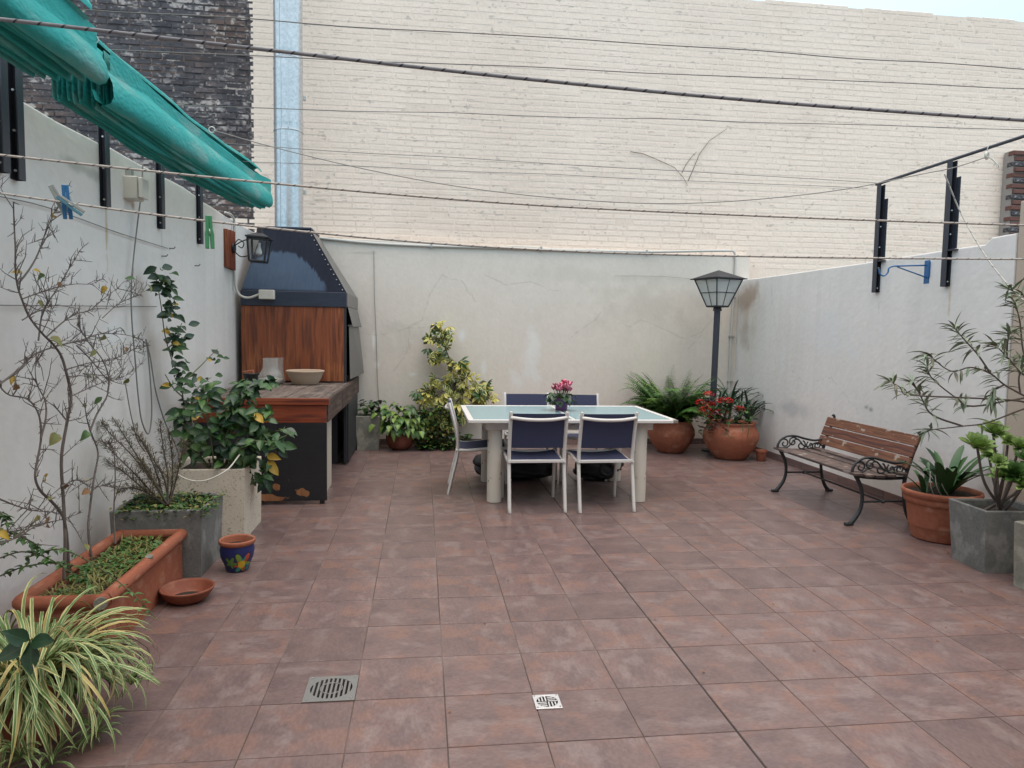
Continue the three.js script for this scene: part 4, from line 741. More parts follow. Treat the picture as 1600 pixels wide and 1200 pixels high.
// ---------- floor drains ----------
M.concrete0 = std({ color: new THREE.Color(0.2, 0.19, 0.18), roughness: 0.95 });
function drain(label, x, z, w, round, mat) {
  const t = thing('floor_drain', label, 'drain', [x, 0.0025, z]);
  const sh = new THREE.Shape(); const h = w / 2, R = w * 0.42; sh.moveTo(-h, -h); sh.lineTo(h, -h); sh.lineTo(h, h); sh.lineTo(-h, h); sh.closePath();
  const ho = new THREE.Path(); ho.absarc(0, 0, R, 0, Math.PI * 2, true); sh.holes.push(ho);
  part('plate', new THREE.ExtrudeGeometry(sh, { depth: 0.004, bevelEnabled: true, bevelSize: 0.001, bevelThickness: 0.001, bevelSegments: 1, curveSegments: 32 }).rotateX(-Math.PI / 2), mat, t);
  part('sump', lathe([[0.001, -0.28], [R * 0.98, -0.28], [R * 1.01, -0.03], [R * 1.02, -0.004]], 28), M.concrete0, t);
  if (round) {
    for (let i = -4; i <= 4; i++) { const xx = i * R * 0.21, l = Math.sqrt(Math.max(0, R * R - xx * xx)); part('bar', boxB(xx - 0.0045, xx + 0.0045, -0.006, 0.0035, -l, l), mat, t); }
    part('ring', new THREE.TorusGeometry(R * 0.52, 0.003, 6, 32).rotateX(Math.PI / 2).translate(0, 0.003, 0), mat, t);
  } else for (let q = 0; q < 4; q++) for (let i = 0; i < 3; i++) { const b = part('bar', boxB(-0.003, 0.003, 0.0005, 0.0035, 0.004, R * (1 - i * 0.2)), mat, t); const o = (i + 0.35) * R * 0.3, a = q * Math.PI / 2; b.position.set(Math.cos(a) * o, 0, -Math.sin(a) * o); b.rotation.y = a; }
  for (const [a, b] of [[1, 1], [-1, -1], [1, -1], [-1, 1]]) part('screw', new THREE.CylinderGeometry(0.004, 0.004, 0.003, 8).translate(a * w * 0.43, 0.006, b * w * 0.43), M.zinc, t);
}
drain('large grey metal floor drain with slotted round grate', ...DRAINS[0], true, std({ color: new THREE.Color(0.22, 0.22, 0.21), roughness: 0.5, metalness: 0.4 }));
drain('small bright steel floor drain with crossed slots', ...DRAINS[1], false, std({ color: new THREE.Color(0.7, 0.7, 0.7), roughness: 0.35, metalness: 0.5 }));

// ---------- pots ----------
const terraTex = tex(256, 256, (u, v) => { const n = fbm(u, v, 4, 4, 5, 901), f = fbm(u, v, 40, 40, 3, 903), b = fbm(u, v, 6, 10, 4, 905); return mix3(mix3([160, 97, 71], [142, 84, 62], n), [174, 132, 110], 0.55 * smooth(0.56, 0.76, b)).map(k => k + (f - 0.5) * 18); });
M.terra = std({ map: terraTex, roughness: 0.85, bumpMap: grainBump, bumpScale: 0.0015 });
M.terraOrange = std({ map: terraTex, roughness: 0.8, color: new THREE.Color(0.95, 0.86, 0.8), bumpMap: grainBump, bumpScale: 0.0015 });
const concTex = tex(256, 256, (u, v) => { const n = fbm(u, v, 3, 3, 5, 911), f = fbm(u, v, 50, 50, 3, 913), b = fbm(u, v, 7, 5, 4, 915); return mix3(mix3([122, 122, 118], [98, 100, 98], n), [150, 150, 144], 0.6 * smooth(0.55, 0.75, b)).map(k => k + (f - 0.5) * 20); });
M.concrete = std({ map: concTex, roughness: 0.9, bumpMap: grainBump, bumpScale: 0.003 });
M.paleConcrete = std({ map: concTex, roughness: 0.9, color: new THREE.Color(1.35, 1.28, 1.12), bumpMap: grainBump, bumpScale: 0.003 });
M.whitePlanter = std({ map: tex(256, 256, (u, v) => { const n = fbm(u, v, 4, 4, 4, 921), f = fbm(u, v, 70, 70, 2, 923), s = fbm(u, v, 60, 60, 2, 925); return mix3(mix3([216, 206, 188], [204, 194, 176], n), [150, 142, 126], 0.7 * smooth(0.7, 0.78, s)).map(k => k + (f - 0.5) * 10); }), roughness: 0.85, bumpMap: grainBump, bumpScale: 0.002 });
M.blackPlastic = std({ color: new THREE.Color(0.02, 0.02, 0.022), roughness: 0.45 });
function roundPot(name, label, x, z, prof, mat, soilY, soilR, group) {   // prof is the outer wall from foot to lip, closed inward
  const t = thing(name, label, 'pot', [x, 0, z], rr(0, 6), group);
  part('pot_body', lathe(prof, 48), mat, t);
  if (soilY) part('soil', new THREE.CylinderGeometry(soilR, soilR * 0.9, 0.02, 32).translate(0, soilY, 0), M.soil, t);
  return t;
}
// tapered square planter with real wall thickness
function squarePlanter(name, label, x, z, w, d, h, taper, mat, turn = 0, rim = 0, soilDrop = 0.05) {
  const t = thing(name, label, 'planter', [x, 0, z], turn);
  const th = 0.025, f = (W, D, y) => [[-W / 2, y, -D / 2], [W / 2, y, -D / 2], [W / 2, y, D / 2], [-W / 2, y, D / 2]];
  const k = 1 - taper, rings = [f(w * k, d * k, 0.001), f(w, d, h - 0.006), f(w - 0.012, d - 0.012, h), f(w - 2 * th + 0.01, d - 2 * th + 0.01, h), f(w - 2 * th, d - 2 * th, h - 0.01), f((w - 2 * th) * (1 - taper * 0.3), (d - 2 * th) * (1 - taper * 0.3), h * 0.6)];
  const pos = [], quad = (a, b, c, e) => pos.push(...a, ...b, ...c, ...a, ...c, ...e);
  for (let r = 0; r < rings.length - 1; r++) for (let i = 0; i < 4; i++) { const j = (i + 1) % 4; quad(rings[r][i], rings[r][j], rings[r + 1][j], rings[r + 1][i]); }
  quad(...rings[0]);
  const g = new THREE.BufferGeometry(); g.setAttribute('position', new THREE.Float32BufferAttribute(pos, 3)); g.computeVertexNormals();
  part('planter_body', uvBox(g, 1.6), mat, t);
  part('soil', uvBox(boxB(-w / 2 + th, w / 2 - th, h - soilDrop - 0.03, h - soilDrop, -d / 2 + th, d / 2 - th), 3), M.soil, t);
  return t;
}
// ---------- leaves ----------
function leafGeo(w, { n = 6, fold = 0.25, droop = 0.25, peak = 0.42, tip = 1, base = 0.0, wave = 0 } = {}) {
  const pos = [], uv = [], idx = [];
  for (let i = 0; i <= n; i++) {
    const t = i / n; let k = t < peak ? Math.sin(t / peak * Math.PI / 2) : Math.cos((t - peak) / (1 - peak) * Math.PI / 2); k = Math.max(Math.pow(Math.max(k, 0), tip), i === 0 ? base : 0.0);
    const hw = w / 2 * k, y = -droop * t * t, wv = wave * Math.sin(t * 9) * w;
    for (const s of [-1, 0, 1]) { pos.push(s * hw, y + Math.abs(s) * hw * fold * 2 + s * wv * 0.5, t * (1 - droop * 0.25)); uv.push(0.5 + s * 0.5, t); }
  }
  for (let i = 0; i < n; i++) for (let s = 0; s < 2; s++) { const a = i * 3 + s, b = a + 3; idx.push(a, b, a + 1, a + 1, b, b + 1); }
  const g = new THREE.BufferGeometry(); g.setAttribute('position', new THREE.Float32BufferAttribute(pos, 3)); g.setAttribute('uv', new THREE.Float32BufferAttribute(uv, 2)); g.setIndex(idx); g.computeVertexNormals(); return prep(g);
}
function bladeGeo(w, up, len, curl, n = 9, crease = 0.35) {      // long strap leaf rising then arching over, unit metres
  const pos = [], uv = [], idx = []; let a = up, y = 0, z = 0;
  for (let i = 0; i <= n; i++) {
    const t = i / n, k = Math.min(1, 0.55 + t * 2) * (t < 0.55 ? 1 : Math.sqrt(Math.max(0, 1 - Math.pow((t - 0.55) / 0.45, 2)))), hw = w / 2 * k;
    for (const s of [-1, 0, 1]) { pos.push(s * hw, y + Math.abs(s) * hw * crease, z); uv.push(0.5 + s * 0.5, t); }
    y += Math.sin(a) * len / n; z += Math.cos(a) * len / n; a -= curl / n * (0.5 + t);
  }
  for (let i = 0; i < n; i++) for (let s = 0; s < 2; s++) { const q = i * 3 + s, b = q + 3; idx.push(q, b, q + 1, q + 1, b, b + 1); }
  const g = new THREE.BufferGeometry(); g.setAttribute('position', new THREE.Float32BufferAttribute(pos, 3)); g.setAttribute('uv', new THREE.Float32BufferAttribute(uv, 2)); g.setIndex(idx); g.computeVertexNormals(); return prep(g);
}
const mtx = (pos, dir, up, s, roll = 0) => {
  const z = dir.clone().normalize(); let x = up.clone().cross(z); if (x.lengthSq() < 1e-4) x = V(1, 0, 0).cross(z); x.normalize(); const y = z.clone().cross(x);
  const m = new THREE.Matrix4().makeBasis(x, y, z); if (roll) m.multiply(new THREE.Matrix4().makeRotationZ(roll)); m.scale(V(s, s, s)); m.setPosition(pos); return m;
};
class Foliage {                                             // each big leaf its own part; what is past 300 joins one mass
  constructor(parent, name = 'leaf', massName = 'small_leaves') { this.p = parent; this.n = name; this.mn = massName; this.l = []; }
  add(geo, mat, pos, dir, up, s, roll = 0) { this.l.push([geo, mat, mtx(pos, dir, up, s, roll), s]); }
  done(limit = 300) {
    this.l.sort((a, b) => b[3] - a[3]);
    const rest = [];
    this.l.forEach(([g, m, x], i) => { if (i < limit) { const o = part(this.n, g, m, this.p); o.matrix.copy(x); o.matrix.decompose(o.position, o.quaternion, o.scale); } else rest.push(prep(g.clone()).applyMatrix4(x)); });
    if (rest.length) { const n = new Map(); for (const q of this.l) n.set(q[1], (n.get(q[1]) || 0) + 1); part(this.mn, merge(rest), [...n].sort((a, b) => b[1] - a[1])[0][0], this.p, 'stuff'); }
  }
}
// leaf colours: veins, margins and blotches belong to the leaf
const leafTex = (a, b, vein, s, margin, mA = 0.85, mw = 0.3, spot) => tex(64, 128, (u, v) => {
  const e = Math.abs(u - 0.5) * 2, n = fbm(u, v, 5, 9, 3, s); let c = mix3(a, b, n); c = mix3(c, vein, 0.5 * (1 - smooth(0.02, 0.09, e)));
  const sv = Math.abs(((v * 9 + e * 1.6) % 1) - 0.5); c = mix3(c, vein, 0.16 * (1 - smooth(0.04, 0.14, sv)));
  if (margin) c = mix3(c, margin, mA * smooth(1 - mw - 0.12, 1 - mw + 0.12, e + (n - 0.5) * 0.9));
  if (spot) c = mix3(c, spot, smooth(0.6, 0.7, fbm(u, v, 4, 6, 3, s + 9)));
  return c;
});
const leafMat = (map, r = 0.5) => new THREE.MeshPhysicalMaterial({ map, roughness: r, side: THREE.DoubleSide, transmission: 0 });
const G = {
  green: leafMat(leafTex([44, 78, 38], [56, 92, 44], [96, 124, 70], 931), 0.42), deep: leafMat(leafTex([28, 56, 36], [38, 68, 42], [70, 98, 66], 933), 0.38), mid: leafMat(leafTex([62, 98, 44], [78, 112, 54], [118, 142, 84], 935), 0.45),
  yellow: leafMat(leafTex([186, 156, 52], [172, 136, 44], [196, 176, 96], 937), 0.5), olive: leafMat(leafTex([94, 104, 52], [120, 118, 60], [140, 136, 84], 939, [150, 120, 60], 0.7, 0.2), 0.55), brown: leafMat(leafTex([118, 82, 48], [140, 104, 62], [110, 80, 52], 941), 0.7),
  spider: leafMat(leafTex([74, 106, 54], [90, 122, 62], [100, 128, 72], 943, [198, 200, 146], 0.85, 0.28), 0.5), spiderB: leafMat(leafTex([104, 124, 70], [124, 140, 82], [150, 160, 110], 945, [206, 196, 140], 0.9, 0.5), 0.5), spiderY: leafMat(leafTex([168, 156, 84], [184, 168, 100], [196, 184, 126], 947, [204, 190, 140], 0.8, 0.4), 0.55),
  varieg: leafMat(leafTex([52, 82, 44], [66, 96, 48], [110, 130, 70], 949, [210, 200, 112], 0.95, 0.42), 0.4), variegY: leafMat(leafTex([150, 152, 66], [176, 172, 80], [190, 184, 110], 951, [214, 204, 120], 0.9, 0.5), 0.42),
  lime: leafMat(leafTex([104, 134, 58], [128, 152, 70], [168, 180, 110], 953, [70, 104, 48], 0.7, 0.3), 0.42), fern: leafMat(leafTex([58, 98, 40], [74, 114, 46], [92, 130, 62], 955), 0.55), fernY: leafMat(leafTex([84, 120, 48], [104, 138, 56], [112, 146, 72], 957), 0.55),
  aloe: leafMat(leafTex([58, 82, 66], [70, 96, 76], [84, 108, 90], 959), 0.45), purple: leafMat(leafTex([62, 52, 56], [78, 62, 66], [90, 80, 80], 961), 0.5), grey: leafMat(leafTex([104, 106, 86], [122, 118, 98], [132, 128, 108], 963), 0.7), dry: leafMat(leafTex([104, 90, 72], [126, 108, 86], [120, 104, 84], 965), 0.8),
  oleander: leafMat(leafTex([112, 130, 104], [128, 144, 116], [160, 170, 142], 967), 0.5), succulent: leafMat(leafTex([134, 164, 92], [152, 178, 104], [158, 182, 112], 969), 0.45), clivia: leafMat(leafTex([48, 84, 46], [62, 98, 52], [72, 106, 62], 971), 0.4),
};
M.bark = std({ map: tex(64, 256, (u, v) => { const n = fbm(u, v, 6, 30, 4, 981); return mix3([116, 106, 99], [84, 75, 71], n); }), roughness: 0.95 });
M.stem = std({ color: new THREE.Color(0.12, 0.13, 0.06), roughness: 0.8 });
const L = { oval: leafGeo(0.5), oval2: leafGeo(0.46, { droop: 0.45, fold: 0.35 }), oval3: leafGeo(0.55, { droop: 0.05, fold: 0.15, wave: 0.08 }), heart: leafGeo(0.78, { peak: 0.3, droop: 0.3, base: 0.45, tip: 0.8 }), heart2: leafGeo(0.7, { peak: 0.28, droop: 0.55, base: 0.4, fold: 0.3 }), lance: leafGeo(0.17, { peak: 0.45, droop: 0.12, fold: 0.3, n: 5 }), lance2: leafGeo(0.14, { peak: 0.45, droop: 0.4, fold: 0.4, n: 6 }), spoon: leafGeo(0.42, { peak: 0.68, droop: -0.15, fold: 0.3, base: 0.3 }), needle: leafGeo(0.13, { n: 2, fold: 0.3, droop: 0.1 }), round: leafGeo(0.95, { peak: 0.48, droop: 0.15, tip: 0.6, n: 5 }) };
const rdir = (y0 = -1, y1 = 1) => { const a = rr(0, 6.283), y = rr(y0, y1), r = Math.sqrt(Math.max(0, 1 - y * y)); return V(Math.cos(a) * r, y, Math.sin(a) * r); };
const UP = V(0, 1, 0);
// low creeping mass: tiny leaves nobody could count, over a patch with its own outline
function groundCover(parent, name, n, place, mats, size, geos = [L.oval, L.round]) { const by = mats.map(() => []); for (let i = 0; i < n; i++) { const p = place(); if (!p) continue; by[Math.floor(rnd() * mats.length)].push(pick(geos).clone().applyMatrix4(mtx(p, rdir(-0.2, 0.7), UP, rr(size * 0.6, size * 1.3)))); } by.forEach((l, k) => l.length && part(name, merge(l), mats[k], parent, 'stuff')); }

// ---------- plants on the left ----------
{ // spider plant in a clay pot, nearest on the left
  const x = -1.46, z = -2.8;
  roundPot('clay_pot', 'clay pot hidden under the striped spider plant', x, z, [[0.001, 0.001], [0.1, 0.001], [0.11, 0.01], [0.15, 0.21], [0.165, 0.21], [0.165, 0.255], [0.145, 0.255], [0.14, 0.21]], M.terra, 0.21, 0.14);
  const t = thing('spider_plant', 'spider plant with cream striped arching leaves, nearest left corner', 'plant', [x, 0.22, z]);
  const f = new Foliage(t, 'leaf', 'finer_leaves');
  const geos = []; for (let i = 0; i < 22; i++) geos.push(bladeGeo(rr(0.009, 0.016), rr(0.25, 1.3), rr(0.3, 0.5), rr(1.8, 4.2), 10));
  for (let i = 0; i < 560; i++) { const a = rr(0, 6.283), r = Math.sqrt(rnd()) * 0.13; f.add(pick(geos), pick([G.spider, G.spider, G.spider, G.spiderB, G.spiderB, G.spiderY]), V(Math.cos(a) * r, rr(-0.04, 0.06), Math.sin(a) * r), V(Math.cos(a + rr(-0.5, 0.5)), 0, Math.sin(a + rr(-0.5, 0.5))), UP, rr(0.7, 1.12), rr(-0.5, 0.5)); }
  f.done();
  const small = [bladeGeo(0.009, 0.8, 0.11, 2, 6), bladeGeo(0.008, 0.4, 0.1, 2.4, 6), bladeGeo(0.009, 1.2, 0.12, 2.4, 6)];
  for (const [dx, dy, dz] of [[0.28, -0.16, 0.1], [0.18, -0.2, 0.22], [0.06, -0.19, 0.3], [0.34, -0.06, -0.06], [0.12, -0.12, 0.3], [0.25, -0.2, 0.05]]) {
    part('runner', tube([V(0, 0.05, 0), V(dx * 0.5, 0.22, dz * 0.5), V(dx * 0.9, 0.05, dz * 0.9), V(dx, dy, dz)], 0.0022, 5, 18), std({ color: new THREE.Color(0.4, 0.3, 0.14), roughness: 0.7 }), t);
    const l = []; for (let i = 0; i < 20; i++) l.push(pick(small).clone().applyMatrix4(mtx(V(dx, dy, dz), rdir(-0.1, 0.1), UP, rr(0.7, 1.3)))); part('plantlet', merge(l), G.spider, t);
  }
  const s = thing('leafy_sprig', 'sprig of four dark oval leaves before the spider plant', 'plant');
  const c = onZ(48, 1004, -2.5); part('stem', tube([V(-1.42, 0.24, -2.7), V(-1.36, 0.36, -2.58), c], [0.006, 0.004], 6, 8), M.stem, s);
  const sf = new Foliage(s); for (const [px, py, sz] of [[18, 992, 0.105], [88, 1000, 0.1], [2, 1028, 0.11], [48, 1045, 0.105]]) { const e = onZ(px, py, -2.46), d = e.clone().sub(c); sf.add(L.oval3, G.deep, c, d.normalize(), V(0, 0.8, 0.9), sz); } sf.done();
}
{ // terracotta trough
  const x0 = -1.86, x1 = -1.44, z0 = -4.6, z1 = -3.42, h = 0.31;
  const t = thing('trough', 'long terracotta trough planter with rolled rim beside the left wall', 'planter');
  const wall = (a, b) => { const [ax, az] = a, [bx, bz] = b; const dx = bx - ax, dz = bz - az, L_ = Math.hypot(dx, dz), g = box(L_, h - 0.03, 0.022, 0, (h - 0.03) / 2 + 0.001, 0); g.rotateX(0); g.rotateY(-Math.atan2(dz, dx)); g.translate((ax + bx) / 2, 0, (az + bz) / 2); return g; };
  const i = 0.04; part('trough_body', uvBox(merge([wall([x0 + i, z0 + i], [x1 - i, z0 + i]), wall([x0 + i, z1 - i], [x1 - i, z1 - i]), wall([x0 + i, z0 + i], [x0 + i, z1 - i]), wall([x1 - i, z0 + i], [x1 - i, z1 - i]), boxB(x0 + i, x1 - i, 0.001, 0.03, z0 + i, z1 - i)]), 1.5), M.terraOrange, t);
  const cs = []; const R = 0.05, cn = [[x1 - R, z1 - R, 0], [x0 + R, z1 - R, 1], [x0 + R, z0 + R, 2], [x1 - R, z0 + R, 3]]; for (const [cx, cz, q] of cn) for (let k = 0; k <= 4; k++) { const a = q * Math.PI / 2 + k / 4 * Math.PI / 2; cs.push(V(cx + Math.cos(a) * (R - 0.028), h - 0.03, cz + Math.sin(a) * (R - 0.028))); } cs.push(cs[0].clone());
  const rim = tube(cs, 0.034, 10, 0, false); part('rim', uvBox(rim, 1.5), M.terraOrange, t);
  part('boss', new THREE.CylinderGeometry(0.03, 0.03, 0.012, 16).rotateX(Math.PI / 2).rotateY(0.6).translate(x1 - 0.025, h - 0.03, z1 + 0.0), M.paleConcrete, t);
  part('boss', new THREE.CylinderGeometry(0.02, 0.02, 0.01, 12).rotateX(0.3).translate(x1 - 0.02, h + 0.005, -4.0), M.paleConcrete, t);
  part('soil', boxB(x0 + 0.06, x1 - 0.06, 0.18, 0.235, z0 + 0.06, z1 - 0.06), M.soil, t);
  const gr = thing('trough_grass', 'low weeds and clover growing in the terracotta trough', 'weeds'); gr.userData.kind = 'stuff';
  const bl = [bladeGeo(0.006, 1.2, 0.09, 1.8, 4), bladeGeo(0.005, 0.8, 0.12, 1.6, 4)], l = []; for (let k = 0; k < 700; k++) l.push(pick(bl).clone().applyMatrix4(mtx(V(rr(x0 + 0.08, x1 - 0.08), 0.235, rr(z0 + 0.08, z1 - 0.08)), rdir(-0.1, 0.1), UP, rr(0.6, 1.2)))); part('grass_blades', merge(l), G.olive, gr, 'stuff');
  groundCover(gr, 'clover', 1100, () => { const xx = rr(x0 + 0.08, x1 - 0.07), zz = rr(z0 + 0.08, z1 - 0.08); return vnoise(xx * 6, zz * 4, 99, 99, 4) > 0.42 ? V(xx, 0.235 + rr(0, 0.05), zz) : null; }, [G.mid, G.fern], 0.028);
}
{ // bare thorny shrub trained on the wall
  const t = thing('bare_shrub', 'nearly bare thorny shrub spreading up the left wall', 'shrub');
  const f = new Foliage(t);
  const stems = [
    [-1.78, 0.013, [[100, 905], [102, 844], [99, 780], [96, 715], [105, 658], [111, 619], [103, 580], [96, 557], [82, 537], [67, 522], [47, 497], [35, 470], [27, 445], [24, 420], [24, 387], [22, 350], [21, 315]]],
    [-1.9, 0.007, [[27, 445], [45, 422], [60, 395], [67, 375], [75, 355], [82, 337], [92, 322]]], [-1.88, 0.006, [[60, 532], [67, 487], [87, 455], [102, 430], [120, 400], [124, 392]]],
    [-1.78, 0.012, [[108, 895], [99, 808], [81, 784], [62, 765], [55, 745], [64, 685], [60, 646], [45, 625], [12, 616], [-5, 598]]], [-1.8, 0.011, [[145, 885], [138, 830], [141, 790], [148, 740], [153, 706], [141, 673], [135, 650], [132, 630]]], [-1.82, 0.008, [[141, 673], [150, 650], [160, 632], [168, 616], [170, 590], [160, 562], [140, 537], [125, 512], [122, 492]]],
    [-1.88, 0.006, [[72, 527], [100, 502], [120, 490], [140, 485], [170, 460], [185, 450]]], [-1.88, 0.004, [[160, 497], [185, 475], [207, 465], [220, 461]]], [-1.85, 0.007, [[0, 600], [32, 575], [52, 555], [85, 542], [125, 532], [155, 522], [212, 527], [235, 540]]], [-1.86, 0.005, [[105, 577], [140, 567], [175, 562], [207, 547], [232, 540]]], [-1.86, 0.006, [[120, 540], [140, 560], [160, 585], [175, 600]]],
    [-1.84, 0.007, [[64, 685], [72, 650], [70, 625], [58, 600], [55, 575], [62, 550]]], [-1.84, 0.006, [[105, 658], [85, 635], [70, 625]]], [-1.78, 0.008, [[180, 850], [178, 800], [180, 740], [176, 700], [160, 690]]], [-1.84, 0.005, [[111, 619], [140, 606], [165, 596], [190, 590], [215, 575]]], [-1.86, 0.005, [[35, 500], [52, 490], [75, 480], [95, 475]]], [-1.88, 0.005, [[35, 467], [60, 458], [85, 450], [115, 444], [145, 443], [165, 432]]], [-1.72, 0.006, [[0, 780], [25, 790], [55, 798], [85, 800]]], [-1.75, 0.006, [[0, 850], [30, 838], [60, 820], [95, 812], [130, 800]]], [-1.8, 0.006, [[96, 760], [120, 750], [145, 762], [170, 755]]]];
  for (const [X, r, P] of stems) {
    const pts = P.map(([a, b], i) => onX(a, b, X - (X + 1.95) * 0.0 - (i / P.length) * (X + 2.0) * 0.7 + rr(-0.015, 0.015)));
    part('branch', tube(pts, [r * 0.72, r * 0.22], 6, pts.length * 4), M.bark, t);
    const c = new THREE.CatmullRomCurve3(pts, false, 'centripetal'), len = c.getLength(), tw = [];
    for (let k = 0; k < len * 36; k++) {
      const u = rr(0.12, 1), p = c.getPoint(u), tg = c.getTangent(u), d = V(rr(-0.2, 0.45), rr(-0.35, 0.8), rr(-1, 1)).normalize().addScaledVector(tg, rr(0, 0.8)).normalize(), l = rnd() < 0.6 ? rr(0.015, 0.05) : rr(0.06, 0.2), q = p.clone().addScaledVector(d, l), m = p.clone().lerp(q, 0.5).add(V(rr(-1, 1), rr(-1, 1), rr(-1, 1)).multiplyScalar(l * 0.08));
      q.x = Math.max(q.x, LX + 0.02); m.x = Math.max(m.x, LX + 0.02);
      tw.push(tube([p, m, q], [Math.min(r * 0.45, 0.003), 0.0011], 4));
      if (l > 0.09) for (let s = 0; s < 3; s++) { const a = p.clone().lerp(q, rr(0.3, 0.9)), b = a.clone().add(V(rr(-0.1, 0.3), rr(-0.3, 1), rr(-1, 1)).normalize().multiplyScalar(rr(0.015, 0.07))); b.x = Math.max(b.x, LX + 0.015); tw.push(tube([a, b], [0.0016, 0.0008], 4)); }
      const low = p.y < 0.75 ? 0.34 : 0.1; if (l > 0.05 && rnd() < low) f.add(pick([L.heart, L.heart2, L.oval]), pick([G.olive, G.olive, G.mid, G.yellow, G.brown]), q, rdir(-0.8, 0.2), V(rr(0.2, 1), 0.6, rr(0, 0.6)), rr(0.035, 0.075));
    }
    if (tw.length) part('twigs', merge(tw), M.bark, t, 'stuff');
  }
  f.done();
  // green spray leaning over the trough
  const s = thing('jasmine_spray', 'arching spray of small green leaflets over the trough rim', 'plant'), sf = new Foliage(s, 'leaf', 'leaflets');
  for (const P of [[[40, 872], [90, 858], [130, 872], [180, 905], [215, 935], [245, 968]], [[0, 872], [35, 862], [75, 872], [120, 900], [150, 918]], [[0, 900], [40, 885], [95, 880], [140, 890]], [[10, 830], [40, 842], [70, 862]], [[0, 800], [12, 820], [8, 850]]]) {
    const pts = P.map(([a, b], i) => onZ(a, b, -3.55 + i * 0.03)), c = new THREE.CatmullRomCurve3(pts); part('stem', tube(pts, [0.004, 0.002], 5, 16), M.stem, s);
    for (let k = 0; k < 46; k++) { const u = rr(0, 1), d = rdir(-0.6, 0.5); sf.add(L.oval, pick([G.mid, G.fern, G.green]), c.getPoint(u), d, UP, rr(0.025, 0.05)); }
  }
  sf.done(230);
}
{ // grey concrete planter with rosemary
  const px = -1.62, pz = -4.80, w = 0.54; squarePlanter('concrete_planter', 'mottled grey square concrete planter behind the terracotta trough', px, pz, w, 0.48, 0.43, 0.05, M.concrete, 0.0);
  const t = thing('rosemary', 'leaning grey half-dry rosemary bush in the concrete planter', 'plant');
  const P = [[[262, 790], [240, 755], [205, 710], [170, 675], [160, 660]], [[262, 790], [235, 745], [200, 690], [178, 655]], [[258, 790], [245, 740], [225, 695], [205, 668]], [[262, 788], [262, 740], [255, 700], [250, 660]], [[264, 790], [275, 750], [283, 715], [288, 690]], [[258, 795], [225, 765], [190, 735], [165, 720]], [[265, 788], [255, 745], [238, 715], [222, 688]], [[256, 792], [220, 750], [185, 715], [160, 690]], [[264, 785], [270, 745], [268, 705], [262, 672]], [[260, 790], [230, 770], [205, 762], [185, 765]], [[262, 788], [245, 760], [230, 735], [215, 720]]];
  for (const p of P) {
    const z = -4.78 + rr(-0.12, 0.12), pts = p.map(q => onZ(q[0], q[1], z + rr(-0.02, 0.02))), c = new THREE.CatmullRomCurve3(pts), b = part('sprig', tube(pts, [0.006, 0.002], 5, 14), M.bark, t), ln = [[], []];
    for (let k = 0; k < 330; k++) { const u = rr(0.18, 1), tg = c.getTangent(u), d = rdir(-1, 1).addScaledVector(tg, 0.9).normalize(), q = c.getPoint(u).add(rdir().multiplyScalar(rr(0, 0.03))); ln[rnd() < 0.55 ? 0 : 1].push(L.needle.clone().applyMatrix4(mtx(q, d, UP, rr(0.025, 0.05)))); }
    part('needles', merge(ln[0]), G.grey, b, 'stuff'); part('dry_needles', merge(ln[1]), G.dry, b, 'stuff');
  }
  const g = thing('creeping_groundcover', 'small leaved creeper spilling over the concrete planter edge', 'plant'); g.userData.kind = 'stuff';
  groundCover(g, 'creeper_leaves', 1500, () => { let xx = px + rr(-0.27, 0.3), zz = pz + rr(-0.24, 0.26), y = 0.40 + 0.09 * vnoise(xx * 9, zz * 9, 99, 99, 2) * rnd(); if (xx > px + 0.26 || zz > pz + 0.235) y = 0.44 - rr(0, 0.1) * rnd(); return V(xx, y, zz); }, [G.fern, G.green, G.olive], 0.026);
}
